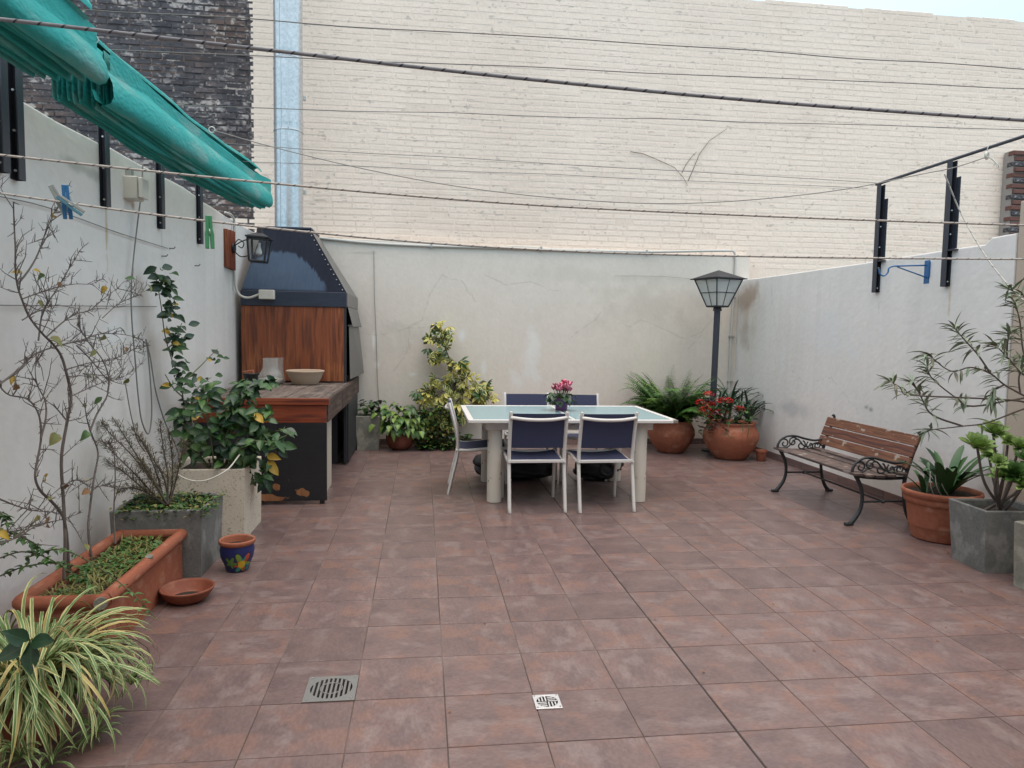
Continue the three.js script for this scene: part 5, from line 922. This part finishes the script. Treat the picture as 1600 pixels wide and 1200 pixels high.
{ // white planter with lush bush and climbing vine
  const px = -1.56, pz = -5.62; squarePlanter('white_planter', 'tall off-white square planter beside the black barbecue base', px, pz, 0.56, 0.56, 0.535, 0.02, M.whitePlanter, 0.0);
  const t = thing('leafy_bush', 'bushy dark green shrub overflowing the white planter, few yellow leaves', 'shrub'), f = new Foliage(t);
  const mats = [G.green, G.green, G.deep, G.deep, G.mid], lg = [L.oval, L.oval2, L.oval3];
  const boughs = [[[340, 735], [350, 690], [365, 650], [372, 615]], [[345, 735], [375, 700], [410, 680], [440, 672]], [[345, 735], [380, 715], [405, 720], [420, 745]], [[335, 735], [330, 690], [322, 640], [330, 600]], [[345, 735], [360, 680], [388, 650], [425, 645]], [[330, 735], [305, 700], [290, 670], [285, 640]], [[345, 738], [370, 690], [400, 655], [405, 640]], [[340, 735], [345, 700], [340, 665], [352, 640]], [[350, 735], [390, 690], [425, 690], [448, 680]], [[330, 738], [310, 712], [300, 690], [312, 668]], [[340, 735], [365, 712], [390, 690], [398, 672]], [[350, 735], [375, 725], [392, 740], [412, 752]], [[372, 615], [385, 605], [400, 602], [425, 600]], [[352, 640], [368, 622], [385, 612], [390, 602]]];
  boughs.forEach((p, bi) => {
    const zb = -5.55 + rr(-0.2, 0.2), pts = p.map((q, i) => onZ(q[0], q[1], zb + rr(-0.05, 0.05))), c = new THREE.CatmullRomCurve3(pts); part('bough', tube(pts, [0.007, 0.003], 6, 12), M.stem, t);
    for (let k = 0; k < 34; k++) { const u = Math.pow(rnd(), 0.65) * 0.88 + 0.12, d = rdir(-0.7, 0.5), q = c.getPoint(u).add(rdir().multiplyScalar(rr(0, 0.075))); f.add(pick(lg), rnd() < 0.05 ? G.yellow : pick(mats), q, d.add(V(0.1, -0.25, 0.2)), V(0.3, 0.75, 0.8), rr(0.075, 0.135), rr(-0.4, 0.4)); }
  });
  f.done();
  const v = thing('climbing_vine', 'slim green vine climbing the left wall above the white planter', 'vine'), vf = new Foliage(v);
  for (const [P, n] of [[[[300, 690], [288, 640], [283, 600], [268, 560], [258, 525], [252, 480], [247, 450], [241, 418]], 135], [[[283, 600], [305, 580], [325, 560], [340, 545]], 12], [[[262, 545], [275, 530], [284, 505]], 10], [[[285, 620], [270, 605], [258, 585]], 12], [[[285, 640], [300, 620], [315, 600], [330, 590]], 14]]) {
    const pts = P.map(q => onX(q[0], q[1], -1.96 + rr(-0.02, 0.02))), c = new THREE.CatmullRomCurve3(pts); part('stem', tube(pts, [0.006, 0.003], 6, 24), M.stem, v);
    for (let k = 0; k < n; k++) { const u = rr(0, 1); const q = c.getPoint(u).add(V(rr(0, 0.1), rr(-0.05, 0.05), rr(-0.17, 0.17) * (1.15 - 0.8 * u) * rnd())); vf.add(pick(lg), rnd() < 0.07 ? G.yellow : pick([G.deep, G.deep, G.green]), q, rdir(-0.6, 0.5).add(V(0.35, 0, 0.1)), V(0.8, 0.5, 0.9), rr(0.065, 0.115)); }
  }
  vf.done();
}
{ // painted pot and saucer
  const p = onY(371, 890, 0.0), t = thing('painted_pot', 'small blue pot with painted flower beside the white planter', 'pot', [p.x, 0, p.z]);
  const glaze = tex(512, 256, (u, v) => {                    // hand-painted blossom on cobalt
    let c = mix3([36, 46, 104], [28, 36, 84], fbm(u, v, 8, 6, 4, 991));
    const fl = (cx, cy, r, col, petals, ph) => { const dx = (u - cx) * 2.2, dy = v - cy, d = Math.hypot(dx, dy), a = Math.atan2(dy, dx); const R = r * (0.75 + 0.25 * Math.cos(a * petals + ph)); if (d < R) c = d > R - 0.018 ? [24, 26, 30] : col(d / r, a); };
    fl(0.40, 0.55, 0.3, (d, a) => d < 0.32 ? [206, 168, 40] : (Math.floor((a + 3.2) * 1.6) % 3 === 0 ? [186, 72, 40] : Math.floor((a + 3.2) * 1.6) % 3 === 1 ? [44, 134, 124] : [120, 140, 52]), 6, 0.4);
    fl(0.28, 0.6, 0.17, () => [88, 128, 60], 5, 1); fl(0.49, 0.4, 0.13, () => [40, 118, 116], 5, 2);
    if (v < 0.12) c = mix3(c, [92, 56, 40], smooth(0.4, 0.6, fbm(u, v, 12, 4, 3, 997)));
    return c;
  });
  const g = new THREE.LatheGeometry([[0.001, 0.001], [0.062, 0.001], [0.07, 0.008], [0.078, 0.04], [0.1, 0.09], [0.107, 0.14], [0.1, 0.175]].map(q => new THREE.Vector2(...q)), 40, 0, Math.PI * 2); part('pot_body', g, std({ map: glaze, roughness: 0.4 }), t);
  part('lip', lathe([[0.1, 0.172], [0.112, 0.182], [0.113, 0.2], [0.105, 0.206], [0.095, 0.196], [0.09, 0.14], [0.07, 0.06]], 40), M.terra, t);
  part('soil', new THREE.CylinderGeometry(0.093, 0.08, 0.02, 28).translate(0, 0.15, 0), M.soil, t);
  part('pebble', new THREE.DodecahedronGeometry(0.018, 1).translate(0.02, 0.165, -0.02), M.paleConcrete, t);
  t.rotation.y = -1.95;
  const s = onY(293, 938, 0); const d = thing('clay_dish', 'shallow terracotta dish on the floor by the trough', 'dish', [s.x, 0, s.z]);
  part('dish_body', lathe([[0.001, 0.001], [0.085, 0.001], [0.115, 0.025], [0.143, 0.068], [0.148, 0.078], [0.14, 0.083], [0.132, 0.072], [0.105, 0.03], [0.08, 0.014], [0.001, 0.012]], 44), std({ map: terraTex, color: new THREE.Color(0.66, 0.55, 0.5), roughness: 0.7 }), d);
  part('damp_grit', new THREE.CylinderGeometry(0.088, 0.08, 0.006, 28).translate(0, 0.018, 0), M.soil, d);
}
// ---------- things on the barbecue counter ----------
{
  const q = onY(477, 601, 0.95), b = thing('clay_bowl', 'wide pale clay bowl on the barbecue counter', 'bowl', [q.x, 0.952, q.z]);
  part('bowl_body', lathe([[0.001, 0], [0.12, 0], [0.135, 0.01], [0.175, 0.08], [0.19, 0.125], [0.205, 0.14], [0.207, 0.155], [0.19, 0.16], [0.18, 0.145], [0.16, 0.08], [0.12, 0.02], [0.001, 0.018]], 48), std({ color: new THREE.Color(0.42, 0.32, 0.235), roughness: 0.9, bumpMap: grainBump, bumpScale: 0.0015 }), b);
  const gl = new THREE.MeshPhysicalMaterial({ color: new THREE.Color(0.86, 0.88, 0.85), roughness: 0.25, transmission: 0.8, thickness: 0, side: THREE.DoubleSide });
  const j = onY(423, 600, 0.95), v = thing('glass_jug', 'cloudy glass jug with narrow neck on the barbecue counter', 'jug', [j.x, 0.952, j.z]);
  part('jug_body', lathe([[0.001, 0.002], [0.125, 0.002], [0.14, 0.02], [0.138, 0.07], [0.11, 0.13], [0.085, 0.17], [0.08, 0.25], [0.083, 0.285]], 40), gl, v);
  part('sediment', lathe([[0.001, 0.01], [0.12, 0.01], [0.132, 0.03], [0.13, 0.06], [0.001, 0.075]], 32), std({ color: new THREE.Color(0.42, 0.4, 0.36), roughness: 1 }), v);
  const k = onY(437, 598, 0.95), u = thing('glass_vase', 'tall flared glass vase behind the clay bowl side of jug', 'vase', [k.x, 0.952, k.z]); part('vase_body', lathe([[0.001, 0.002], [0.06, 0.002], [0.058, 0.02], [0.045, 0.12], [0.04, 0.2], [0.045, 0.285]], 32), gl, u);
  const m = onY(392, 602, 0.95), n = thing('black_nursery_pot', 'small black plastic pot holding clay shard on barbecue counter', 'pot', [m.x, 0.952, m.z]);
  part('pot_body', lathe([[0.001, 0.001], [0.06, 0.001], [0.078, 0.11], [0.09, 0.115], [0.09, 0.13], [0.078, 0.13], [0.058, 0.02]], 32), M.blackPlastic, n); part('clay_shard', box(0.11, 0.05, 0.06, 0, 0.135, 0, 0.01).rotateZ(0.15), M.terra, n);
}

// ---------- plants along the back wall ----------
const curveAdd = (parent, name, P, r, mat, z) => { const pts = P.map(q => q.isVector3 ? q : onZ(q[0], q[1], z)); part(name, tube(pts, r, 6, pts.length * 5), mat, parent); return new THREE.CatmullRomCurve3(pts); };
{
  const a = onY(574, 704, 0); squarePlanter('tapered_planter', 'pale tapered square planter next to the barbecue end', a.x, -9.5, 0.32, 0.32, 0.45, 0.14, M.paleConcrete, 0.05);
  const t = thing('small_leafy_plant', 'dark green plant in the pale tapered planter', 'plant'), f = new Foliage(t), c = V(a.x + 0.05, 0.47, -9.5);
  for (let i = 0; i < 60; i++) { const d = rdir(0.1, 1); f.add(pick([L.heart, L.oval3]), pick([G.green, G.deep, G.mid]), c.clone().addScaledVector(d, rr(0.03, 0.2)).setY(c.y + rr(-0.02, 0.17)), d.clone().add(V(0, -0.7, 0.2)), UP, rr(0.07, 0.12)); } f.done();
  for (let i = 0; i < 4; i++) part('stem', tube([c, c.clone().add(V(rr(-0.1, 0.1), 0.12, rr(-0.08, 0.1)))], 0.005, 5), M.stem, t);
  const pp = thing('round_clay_pot', 'dark round clay pot under lime green foliage', 'pot', [-0.28, 0, -9.45]);
  part('pot_body', lathe([[0.001, 0.001], [0.1, 0.001], [0.15, 0.04], [0.185, 0.12], [0.185, 0.19], [0.165, 0.24], [0.175, 0.25], [0.16, 0.255], [0.15, 0.22]], 44), std({ map: terraTex, color: new THREE.Color(0.62, 0.55, 0.55), roughness: 0.75 }), pp); part('soil', new THREE.CylinderGeometry(0.155, 0.15, 0.02, 24).translate(0, 0.225, 0), M.soil, pp);
  const l = thing('lime_foliage_plant', 'bushy lime green heart-leaved plant in the round clay pot', 'plant'), lf = new Foliage(l), k = V(-0.28, 0.3, -9.42);
  for (let i = 0; i < 190; i++) { const d = rdir(-0.25, 1), r = rr(0.12, 0.34); lf.add(pick([L.heart, L.heart2]), pick([G.lime, G.lime, G.mid, G.green]), V(k.x + d.x * r * 1.08, k.y + d.y * r * 0.95, k.z + d.z * r * 0.85), d.clone().add(V(0, -0.9, 0.35)), V(d.x * 0.4, 1, 0.6), rr(0.08, 0.135)); } lf.done();
  for (let i = 0; i < 8; i++) part('stem', tube([V(k.x, 0.24, k.z), V(k.x + rr(-0.2, 0.2), 0.45, k.z + rr(-0.1, 0.15))], 0.005, 5), M.stem, l);
}
{ // variegated schefflera trained on the wall
  const t = thing('variegated_schefflera', 'tall yellow variegated umbrella plant climbing the cream wall', 'plant');
  const palm = []; for (let v = 0; v < 4; v++) { const l = [], n = 6 + v % 3; for (let i = 0; i < n; i++) { const a = i / n * 6.283 + rr(-0.2, 0.2), e = rr(-0.5, -0.1); l.push(leafGeo(0.42, { peak: 0.6, droop: rr(0.15, 0.4), fold: 0.2, n: 5 }).applyMatrix4(mtx(V(Math.cos(a) * 0.08, 0, Math.sin(a) * 0.08), V(Math.cos(a), e, Math.sin(a)), UP, rr(0.8, 1.05)))); } palm.push(merge(l)); }
  const c = curveAdd(t, 'trunk', [[672, 705], [680, 670], [700, 630], [712, 600], [706, 575], [700, 555], [692, 535], [688, 512]], [0.016, 0.014, 0.012, 0.011, 0.009, 0.008, 0.006, 0.004], M.bark, -9.55);
  const f = new Foliage(t, 'palmate_leaf');
  const blobs = [[688, 525, 20, 22, 26], [684, 552, 18, 12, 14], [712, 580, 20, 20, 24], [690, 610, 32, 22, 34], [735, 608, 30, 20, 30], [665, 612, 15, 20, 14], [755, 622, 18, 14, 14], [715, 640, 40, 18, 30], [690, 655, 24, 18, 22]];
  for (const [x, y, rx, ry, n] of blobs) for (let i = 0; i < n; i++) { const a = rr(0, 6.283), r = Math.sqrt(rnd()), p = onZ(x + Math.cos(a) * rx * r, y + Math.sin(a) * ry * r, -9.5 + rr(-0.16, 0.16)), d = V(rr(-0.8, 0.8), rr(-0.6, 0.9), rr(0.3, 1)); f.add(pick(palm), pick([G.varieg, G.varieg, G.variegY, G.variegY, G.green]), p, d, UP.clone().add(V(rr(-0.5, 0.5), 0, 0.9)), rr(0.075, 0.12)); if (i % 4 === 0) part('twig', tube([c.getPoint(clamp((705 - y) / 195 - 0.05, 0.05, 0.98)), p], 0.004, 5), M.bark, t); }
  f.done();
  const g = thing('ivy_groundcover', 'low ivy mass at the foot of the umbrella plant', 'plant'); g.userData.kind = 'stuff';
  groundCover(g, 'ivy_leaves', 1300, () => { const x = rr(650, 735), y = rr(640, 705), w = y > 680 ? 1 : smooth(648, 662, x) * (1 - smooth(700, 722, x)); return rnd() < w ? onZ(x, y, -9.5 + rr(-0.2, 0.25)).max(V(-9, 0.02, -9.75)) : null; }, [G.green, G.olive, G.deep, G.fern], 0.055, [L.round, L.heart]);
}
// ---------- far right corner ----------
const bigPot = (r, h) => [[0.001, 0.001], [r * 0.52, 0.001], [r * 0.6, h * 0.05], [r * 0.86, h * 0.3], [r, h * 0.56], [r * 0.98, h * 0.72], [r * 0.85, h * 0.9], [r * 0.83, h * 0.95], [r * 0.9, h], [r * 0.8, h], [r * 0.76, h * 0.9], [r * 0.8, h * 0.7]];
{
  const fx = 3.33, fz = -9.16; roundPot('clay_urn', 'rounded terracotta urn under the fern', fx, fz, bigPot(0.31, 0.43), M.terra, 0.385, 0.24);
  const t = thing('fern', 'big bright green sword fern filling the left terracotta urn', 'plant', [fx, 0.4, fz]);
  const frond = (len, up, curl) => { const l = [], n = 30; let a = up, y = 0, z = 0; const pts = [V(0, 0, 0)]; for (let i = 0; i < n; i++) { y += Math.sin(a) * len / n; z += Math.cos(a) * len / n; a -= curl / n * (0.4 + i / n); pts.push(V(0, y, z)); const k = Math.sin(Math.min(1, (i + 3) / 10) * 1.57) * (1 - Math.pow(i / n, 3)) * 0.1 + 0.008; for (const s of [-1, 1]) l.push(leafGeo(0.34, { n: 2, droop: 0.2, fold: 0.1, base: 0.6 }).applyMatrix4(mtx(V(0, y, z), V(s, 0.1 + rr(-0.1, 0.1), 0.45), UP, k * rr(0.85, 1.1)))); } l.push(tube(pts.filter((_, i) => i % 5 === 0), [0.003, 0.001], 4)); return merge(l); };
  const fr = []; for (let i = 0; i < 9; i++) fr.push(frond(rr(0.65, 0.95), rr(0.8, 1.5), rr(0.6, 2.3)));
  const f = new Foliage(t, 'frond'); for (let i = 0; i < 165; i++) { const a = rr(0, 6.283), r = rr(0, 0.15); f.add(pick(fr), pick([G.fern, G.fern, G.fernY, G.mid]), V(Math.cos(a) * r, 0, Math.sin(a) * r), V(Math.cos(a + rr(-0.4, 0.4)), rr(-0.1, 0.1), Math.sin(a + rr(-0.4, 0.4)) * 0.85), UP, rr(0.65, 1.1), rr(-0.4, 0.4)); } f.done();
}
{
  const gx = 3.94, gz = -8.66; roundPot('clay_urn', 'rounded terracotta urn holding red flowers before the lamp post', gx, gz, bigPot(0.35, 0.47), M.terra, 0.42, 0.27);
  const t = thing('red_kalanchoe', 'dark leaved plant with red flower heads in the right urn', 'plant'), f = new Foliage(t), b = V(gx, 0.45, gz);
  const heads = [[1093, 630], [1106, 617], [1124, 627], [1136, 627], [1122, 645], [1128, 645], [1098, 645], [1114, 650], [1157, 640], [1102, 640], [1110, 633]];
  const petal = leafGeo(0.7, { n: 3, droop: 0.1 }), redM = std({ color: new THREE.Color(0.6, 0.03, 0.02), roughness: 0.6 });
  for (const [x, y] of heads) {
    const p = onZ(x + rr(-2, 2), y, gz + rr(0.0, 0.22)), l = []; part('flower_stalk', tube([V(b.x - 0.1, 0.44, b.z + 0.1), p.clone().lerp(b, 0.4).setY(p.y - 0.1), p], 0.004, 5, 8), M.stem, t);
    for (let k = 0; k < 80; k++) { const d = rdir(-0.2, 1); l.push(petal.clone().applyMatrix4(mtx(p.clone().add(V(d.x * 0.055, d.y * 0.032, d.z * 0.05)), d.clone().add(rdir().multiplyScalar(0.6)), UP, rr(0.018, 0.028)))); } part('flower_head', merge(l), redM, t);
  }
  for (let i = 0; i < 90; i++) { const p = onZ(rr(1090, 1142), rr(622, 678), gz + rr(0.05, 0.3)); f.add(pick([L.oval, L.round, L.spoon]), pick([G.purple, G.purple, G.deep]), p, rdir(-0.3, 0.6), UP, rr(0.05, 0.085)); }
  for (let i = 0; i < 110; i++) { const p = onZ(rr(1125, 1178), rr(628, 664), gz + rr(-0.05, 0.22)); f.add(pick([L.round, L.heart]), pick([G.green, G.mid, G.deep]), p, rdir(-0.3, 0.5), UP, rr(0.045, 0.08)); } f.done();
  for (const P of [[[1140, 662], [1136, 674], [1140, 682], [1146, 683]], [[1168, 660], [1170, 672], [1167, 684]], [[1160, 662], [1161, 674]]]) part('trailing_stem', tube(P.map(q => onZ(q[0], q[1], gz + 0.34)), 0.005, 5, 10), M.stem, t);
  const a = thing('aloe', 'grey green aloe with curling strap leaves behind the red flowers', 'plant', [4.05, 0.4, -9.1]), af = new Foliage(a);
  const ag = []; for (let i = 0; i < 8; i++) ag.push(bladeGeo(rr(0.024, 0.036), rr(0.6, 1.4), rr(0.5, 0.68), rr(0.5, 2.6), 10, 0.6));
  for (const [ox, oz, h] of [[0, 0, 0.12], [0.2, 0.05, 0.1], [-0.12, 0.02, 0.08], [0.12, -0.1, 0.2], [0.26, 0.15, 0.02]]) { part('stalk', tube([V(ox * 0.4, -0.4, oz * 0.4), V(ox, h, oz)], 0.02, 6), M.stem, a); for (let i = 0; i < 15; i++) { const q = rr(0, 6.283); af.add(pick(ag), G.aloe, V(ox, h + rr(-0.05, 0.05), oz), V(Math.cos(q), 0, Math.sin(q)), UP, rr(0.7, 1.05)); } } af.done();
  const p = onY(1190, 720, 0); roundPot('small_clay_pot', 'tiny empty clay pot in the far right corner', p.x - 0.01, p.z, [[0.001, 0.001], [0.052, 0.001], [0.066, 0.11], [0.075, 0.11], [0.077, 0.14], [0.068, 0.14], [0.06, 0.1], [0.05, 0.02]], M.terra, 0.09, 0.058);
}
{ // cyclamen on the table
  const q = onY(877, 641, 0.787), t = thing('potted_cyclamen', 'pink cyclamen in purple pot on the dining table', 'potted plant', [q.x, 0.788, q.z]), f = new Foliage(t);
  part('pot', lathe([[0.001, 0.001], [0.058, 0.001], [0.06, 0.01], [0.066, 0.1], [0.074, 0.105], [0.075, 0.12], [0.068, 0.12], [0.062, 0.1]], 36), std({ color: new THREE.Color(0.13, 0.03, 0.15), roughness: 0.35 }), t);
  part('soil', new THREE.CylinderGeometry(0.06, 0.06, 0.01, 20).translate(0, 0.098, 0), M.soil, t);
  for (let i = 0; i < 60; i++) { const a = rr(0, 6.283), r = rr(0.04, 0.14); f.add(pick([L.heart, L.round]), pick([G.deep, G.green, G.deep]), V(Math.cos(a) * r, 0.13 + rr(-0.02, 0.07) - r * 0.25, Math.sin(a) * r), V(Math.cos(a), rr(-1.2, -0.1), Math.sin(a)), UP, rr(0.05, 0.085)); } f.done();
  const pet = leafGeo(0.62, { peak: 0.55, droop: -0.2, n: 4, base: 0.3 }), pm = [0.68, 0.8, 0.58].map(k => std({ color: new THREE.Color(k, 0.16 * k / 0.6, 0.25 * k / 0.6), roughness: 0.6 }));
  for (let i = 0; i < 34; i++) { const a = rr(0, 6.283), r = rr(0, 0.12), y = 0.2 + rr(0, 0.09) - r * 0.3, p = V(Math.cos(a) * r, y, Math.sin(a) * r), l = []; for (let k = 0; k < 5; k++) { const b = k / 5 * 6.283 + rr(-0.3, 0.3); l.push(pet.clone().applyMatrix4(mtx(p, V(Math.cos(b) * 0.5, 1, Math.sin(b) * 0.5), V(Math.cos(b), 0, Math.sin(b)), rr(0.035, 0.05)))); } const fl = part('flower', merge(l), pick(pm), t); part('stalk', tube([V(p.x * 0.4, 0.1, p.z * 0.4), p], 0.002, 4), M.stem, fl); }
}
// ---------- right side pots ----------
{
  const cx = 4.06, cz = -5.06, prof = [[0.001, 0.001], [0.19, 0.001], [0.2, 0.015], [0.215, 0.1], [0.222, 0.105], [0.222, 0.118], [0.226, 0.14], [0.226, 0.152], [0.245, 0.28], [0.25, 0.29], [0.262, 0.293], [0.268, 0.32], [0.264, 0.34], [0.275, 0.345], [0.285, 0.37], [0.28, 0.39], [0.262, 0.39], [0.25, 0.36], [0.245, 0.32]];
  roundPot('ribbed_clay_pot', 'wide ribbed terracotta pot beside the bench end', cx, cz, prof, M.terra, 0.345, 0.25);
  const t = thing('clivia', 'clivia with broad dark strap leaves in the ribbed pot', 'plant', [cx, 0.35, cz]), f = new Foliage(t);
  const g = []; for (let i = 0; i < 8; i++) g.push(bladeGeo(rr(0.05, 0.07), rr(0.85, 1.4), rr(0.42, 0.56), rr(0.4, 1.6), 10, 0.3));
  for (const [ox, oz, n, s] of [[0.02, 0.02, 16, 1.0], [0.12, -0.06, 9, 0.85], [-0.1, -0.05, 6, 0.7]]) for (let i = 0; i < n; i++) { const a = i * 2.4 + rr(-0.4, 0.4); f.add(pick(g), pick([G.clivia, G.clivia, G.deep, G.green]), V(ox + Math.cos(a) * 0.02, 0, oz + Math.sin(a) * 0.02), V(Math.cos(a), 0, Math.sin(a)), UP, rr(0.75, 1.05) * s); } f.done();
  for (let i = 0; i < 3; i++) part('old_stalk', tube([V(-0.1 + i * 0.06, 0, 0.05), V(-0.16 + i * 0.05, 0.09, 0.08), V(-0.17 + i * 0.04, 0.2, 0.08)], 0.004, 5, 8), M.offwhite, t);
}
{
  squarePlanter('concrete_planter', 'weathered grey concrete planter with green rosettes, right foreground', 3.97, -4.40, 0.46, 0.38, 0.43, 0.14, M.concrete, -0.08);
  squarePlanter('concrete_planter', 'concrete planter cut off by the right picture edge', 3.99, -3.83, 0.44, 0.44, 0.42, 0.06, M.paleConcrete, 0.1);
  const t = thing('aeonium', 'branching succulent with bright green rosettes in concrete planter', 'succulent'), b = V(3.97, 0.38, -4.4);
  const lf = L.spoon, ros = []; for (let v = 0; v < 3; v++) { const l = []; for (let i = 0; i < 40; i++) { const k = i / 40, a = i * 2.4, e = 0.15 + k * 1.2; l.push(lf.clone().applyMatrix4(mtx(V(0, k * 0.12, 0), V(Math.cos(a) * Math.cos(e), Math.sin(e), Math.sin(a) * Math.cos(e)), UP, (1 - k * 0.6) * rr(0.9, 1.05)))); } ros.push(merge(l)); }
  const R = [[1527, 700, 0.10, -4.3], [1552, 678, 0.085, -4.42], [1568, 745, 0.07, -4.3], [1585, 742, 0.085, -4.2], [1592, 700, 0.07, -4.45], [1575, 690, 0.05, -4.5], [1598, 760, 0.08, -4.15], [1610, 725, 0.09, -4.3], [1545, 712, 0.055, -4.45], [1560, 722, 0.05, -4.2]];
  R.forEach(([x, y, s, z], i) => { const p = onZ(x, y, z), st = part('branch', tube([b.clone().add(V(rr(-0.1, 0.1), 0, rr(-0.06, 0.06))), b.clone().lerp(p, 0.5).add(V(rr(-0.03, 0.03), -0.02, 0)), p], [0.011, 0.008], 7, 12), M.bark, t), m = part('rosette', ros[i % 3], i % 4 === 3 ? G.mid : G.succulent, t); m.position.copy(p); m.scale.setScalar(s * 1.35); m.rotation.set(rr(0.2, 0.8), rr(0, 6), rr(0.1, 0.6), 'ZXY'); });
}
{ // oleander leaning in from the right
  const t = thing('oleander', 'oleander with narrow grey green leaves leaning in from the right edge', 'shrub'), f = new Foliage(t);
  const B = [[[1630, 640], [1600, 628], [1558, 624], [1496, 621], [1433, 618], [1412, 615], [1406, 605], [1392, 597]], [[1640, 630], [1600, 639], [1558, 655], [1537, 662], [1504, 666], [1450, 672]], [[1504, 666], [1454, 646], [1440, 622], [1427, 597]], [[1600, 622], [1575, 626], [1512, 634], [1494, 622], [1454, 588], [1449, 574]], [[1640, 640], [1594, 615], [1569, 601], [1548, 584], [1517, 574], [1487, 580], [1450, 554]], [[1640, 620], [1594, 580], [1573, 557], [1554, 538]], [[1573, 557], [1575, 530], [1579, 517]], [[1548, 584], [1527, 553], [1508, 532], [1492, 513]], [[1660, 560], [1620, 480], [1600, 463], [1575, 451]], [[1640, 620], [1602, 560], [1593, 500], [1586, 472]], [[1594, 615], [1592, 590], [1600, 565]], [[1569, 601], [1552, 612], [1550, 625]]];
  B.forEach((P, bi) => {
    const z = -4.25 + rr(-0.1, 0.1), c = curveAdd(t, 'branch', P, [0.007, 0.0035], M.bark, z);
    const whorl = (u, n, s) => { const p = c.getPoint(u), tg = c.getTangent(u); for (let k = 0; k < n; k++) f.add(pick([L.lance, L.lance2]), pick([G.oleander, G.oleander, G.oleander, G.grey]), p.clone().addScaledVector(tg, rr(-0.05, 0.01)), rdir(-0.8, 0.8).addScaledVector(tg, 0.7), UP, rr(0.075, 0.14) * s); };
    whorl(1, 15, 1); if (bi !== 1) whorl(0.8, 9, 0.95); if (bi === 2 || bi === 3 || bi === 4 || bi === 7 || bi === 5) { whorl(0.6, 9, 1); whorl(0.45, 5, 1); }
    for (let k = 0; k < 7; k++) whorl(rr(0.3, 1), 1, 1);
  });
  const o = onZ(1640, 628, -4.25); part('trunk', tube([V(4.0, 0.36, -3.85), V(4.12, 0.8, -3.95), o.clone().add(V(0.05, -0.1, 0.1)), o], [0.02, 0.016, 0.012], 8, 16), M.bark, t);
  part('trunk', tube([V(4.0, 0.36, -3.87), V(4.2, 0.9, -4.0), onZ(1660, 560, -4.25)], [0.018, 0.01], 8, 12), M.bark, t); f.done();
}
// wind-blown crumbs on the tiles
{
  const l = []; for (let i = 0; i < 130; i++) { const x = rr(-1.1, 4.2), z = rr(-9.3, -2.4); l.push(leafGeo(0.6, { n: 2 }).applyMatrix4(mtx(V(x, 0.005, z), V(rr(-1, 1), 0, rr(-1, 1)), UP, rr(0.008, 0.022)))); }
  const m = part('leaf_litter', merge(l), G.brown, scene, 'stuff'); tag(m, 'tiny dry leaf crumbs scattered over the patio tiles', 'litter', null, 'stuff');
}
scene.traverse(o => { if (o.isMesh) { o.castShadow = o.receiveShadow = true; } });
renderer.render(scene, camera);
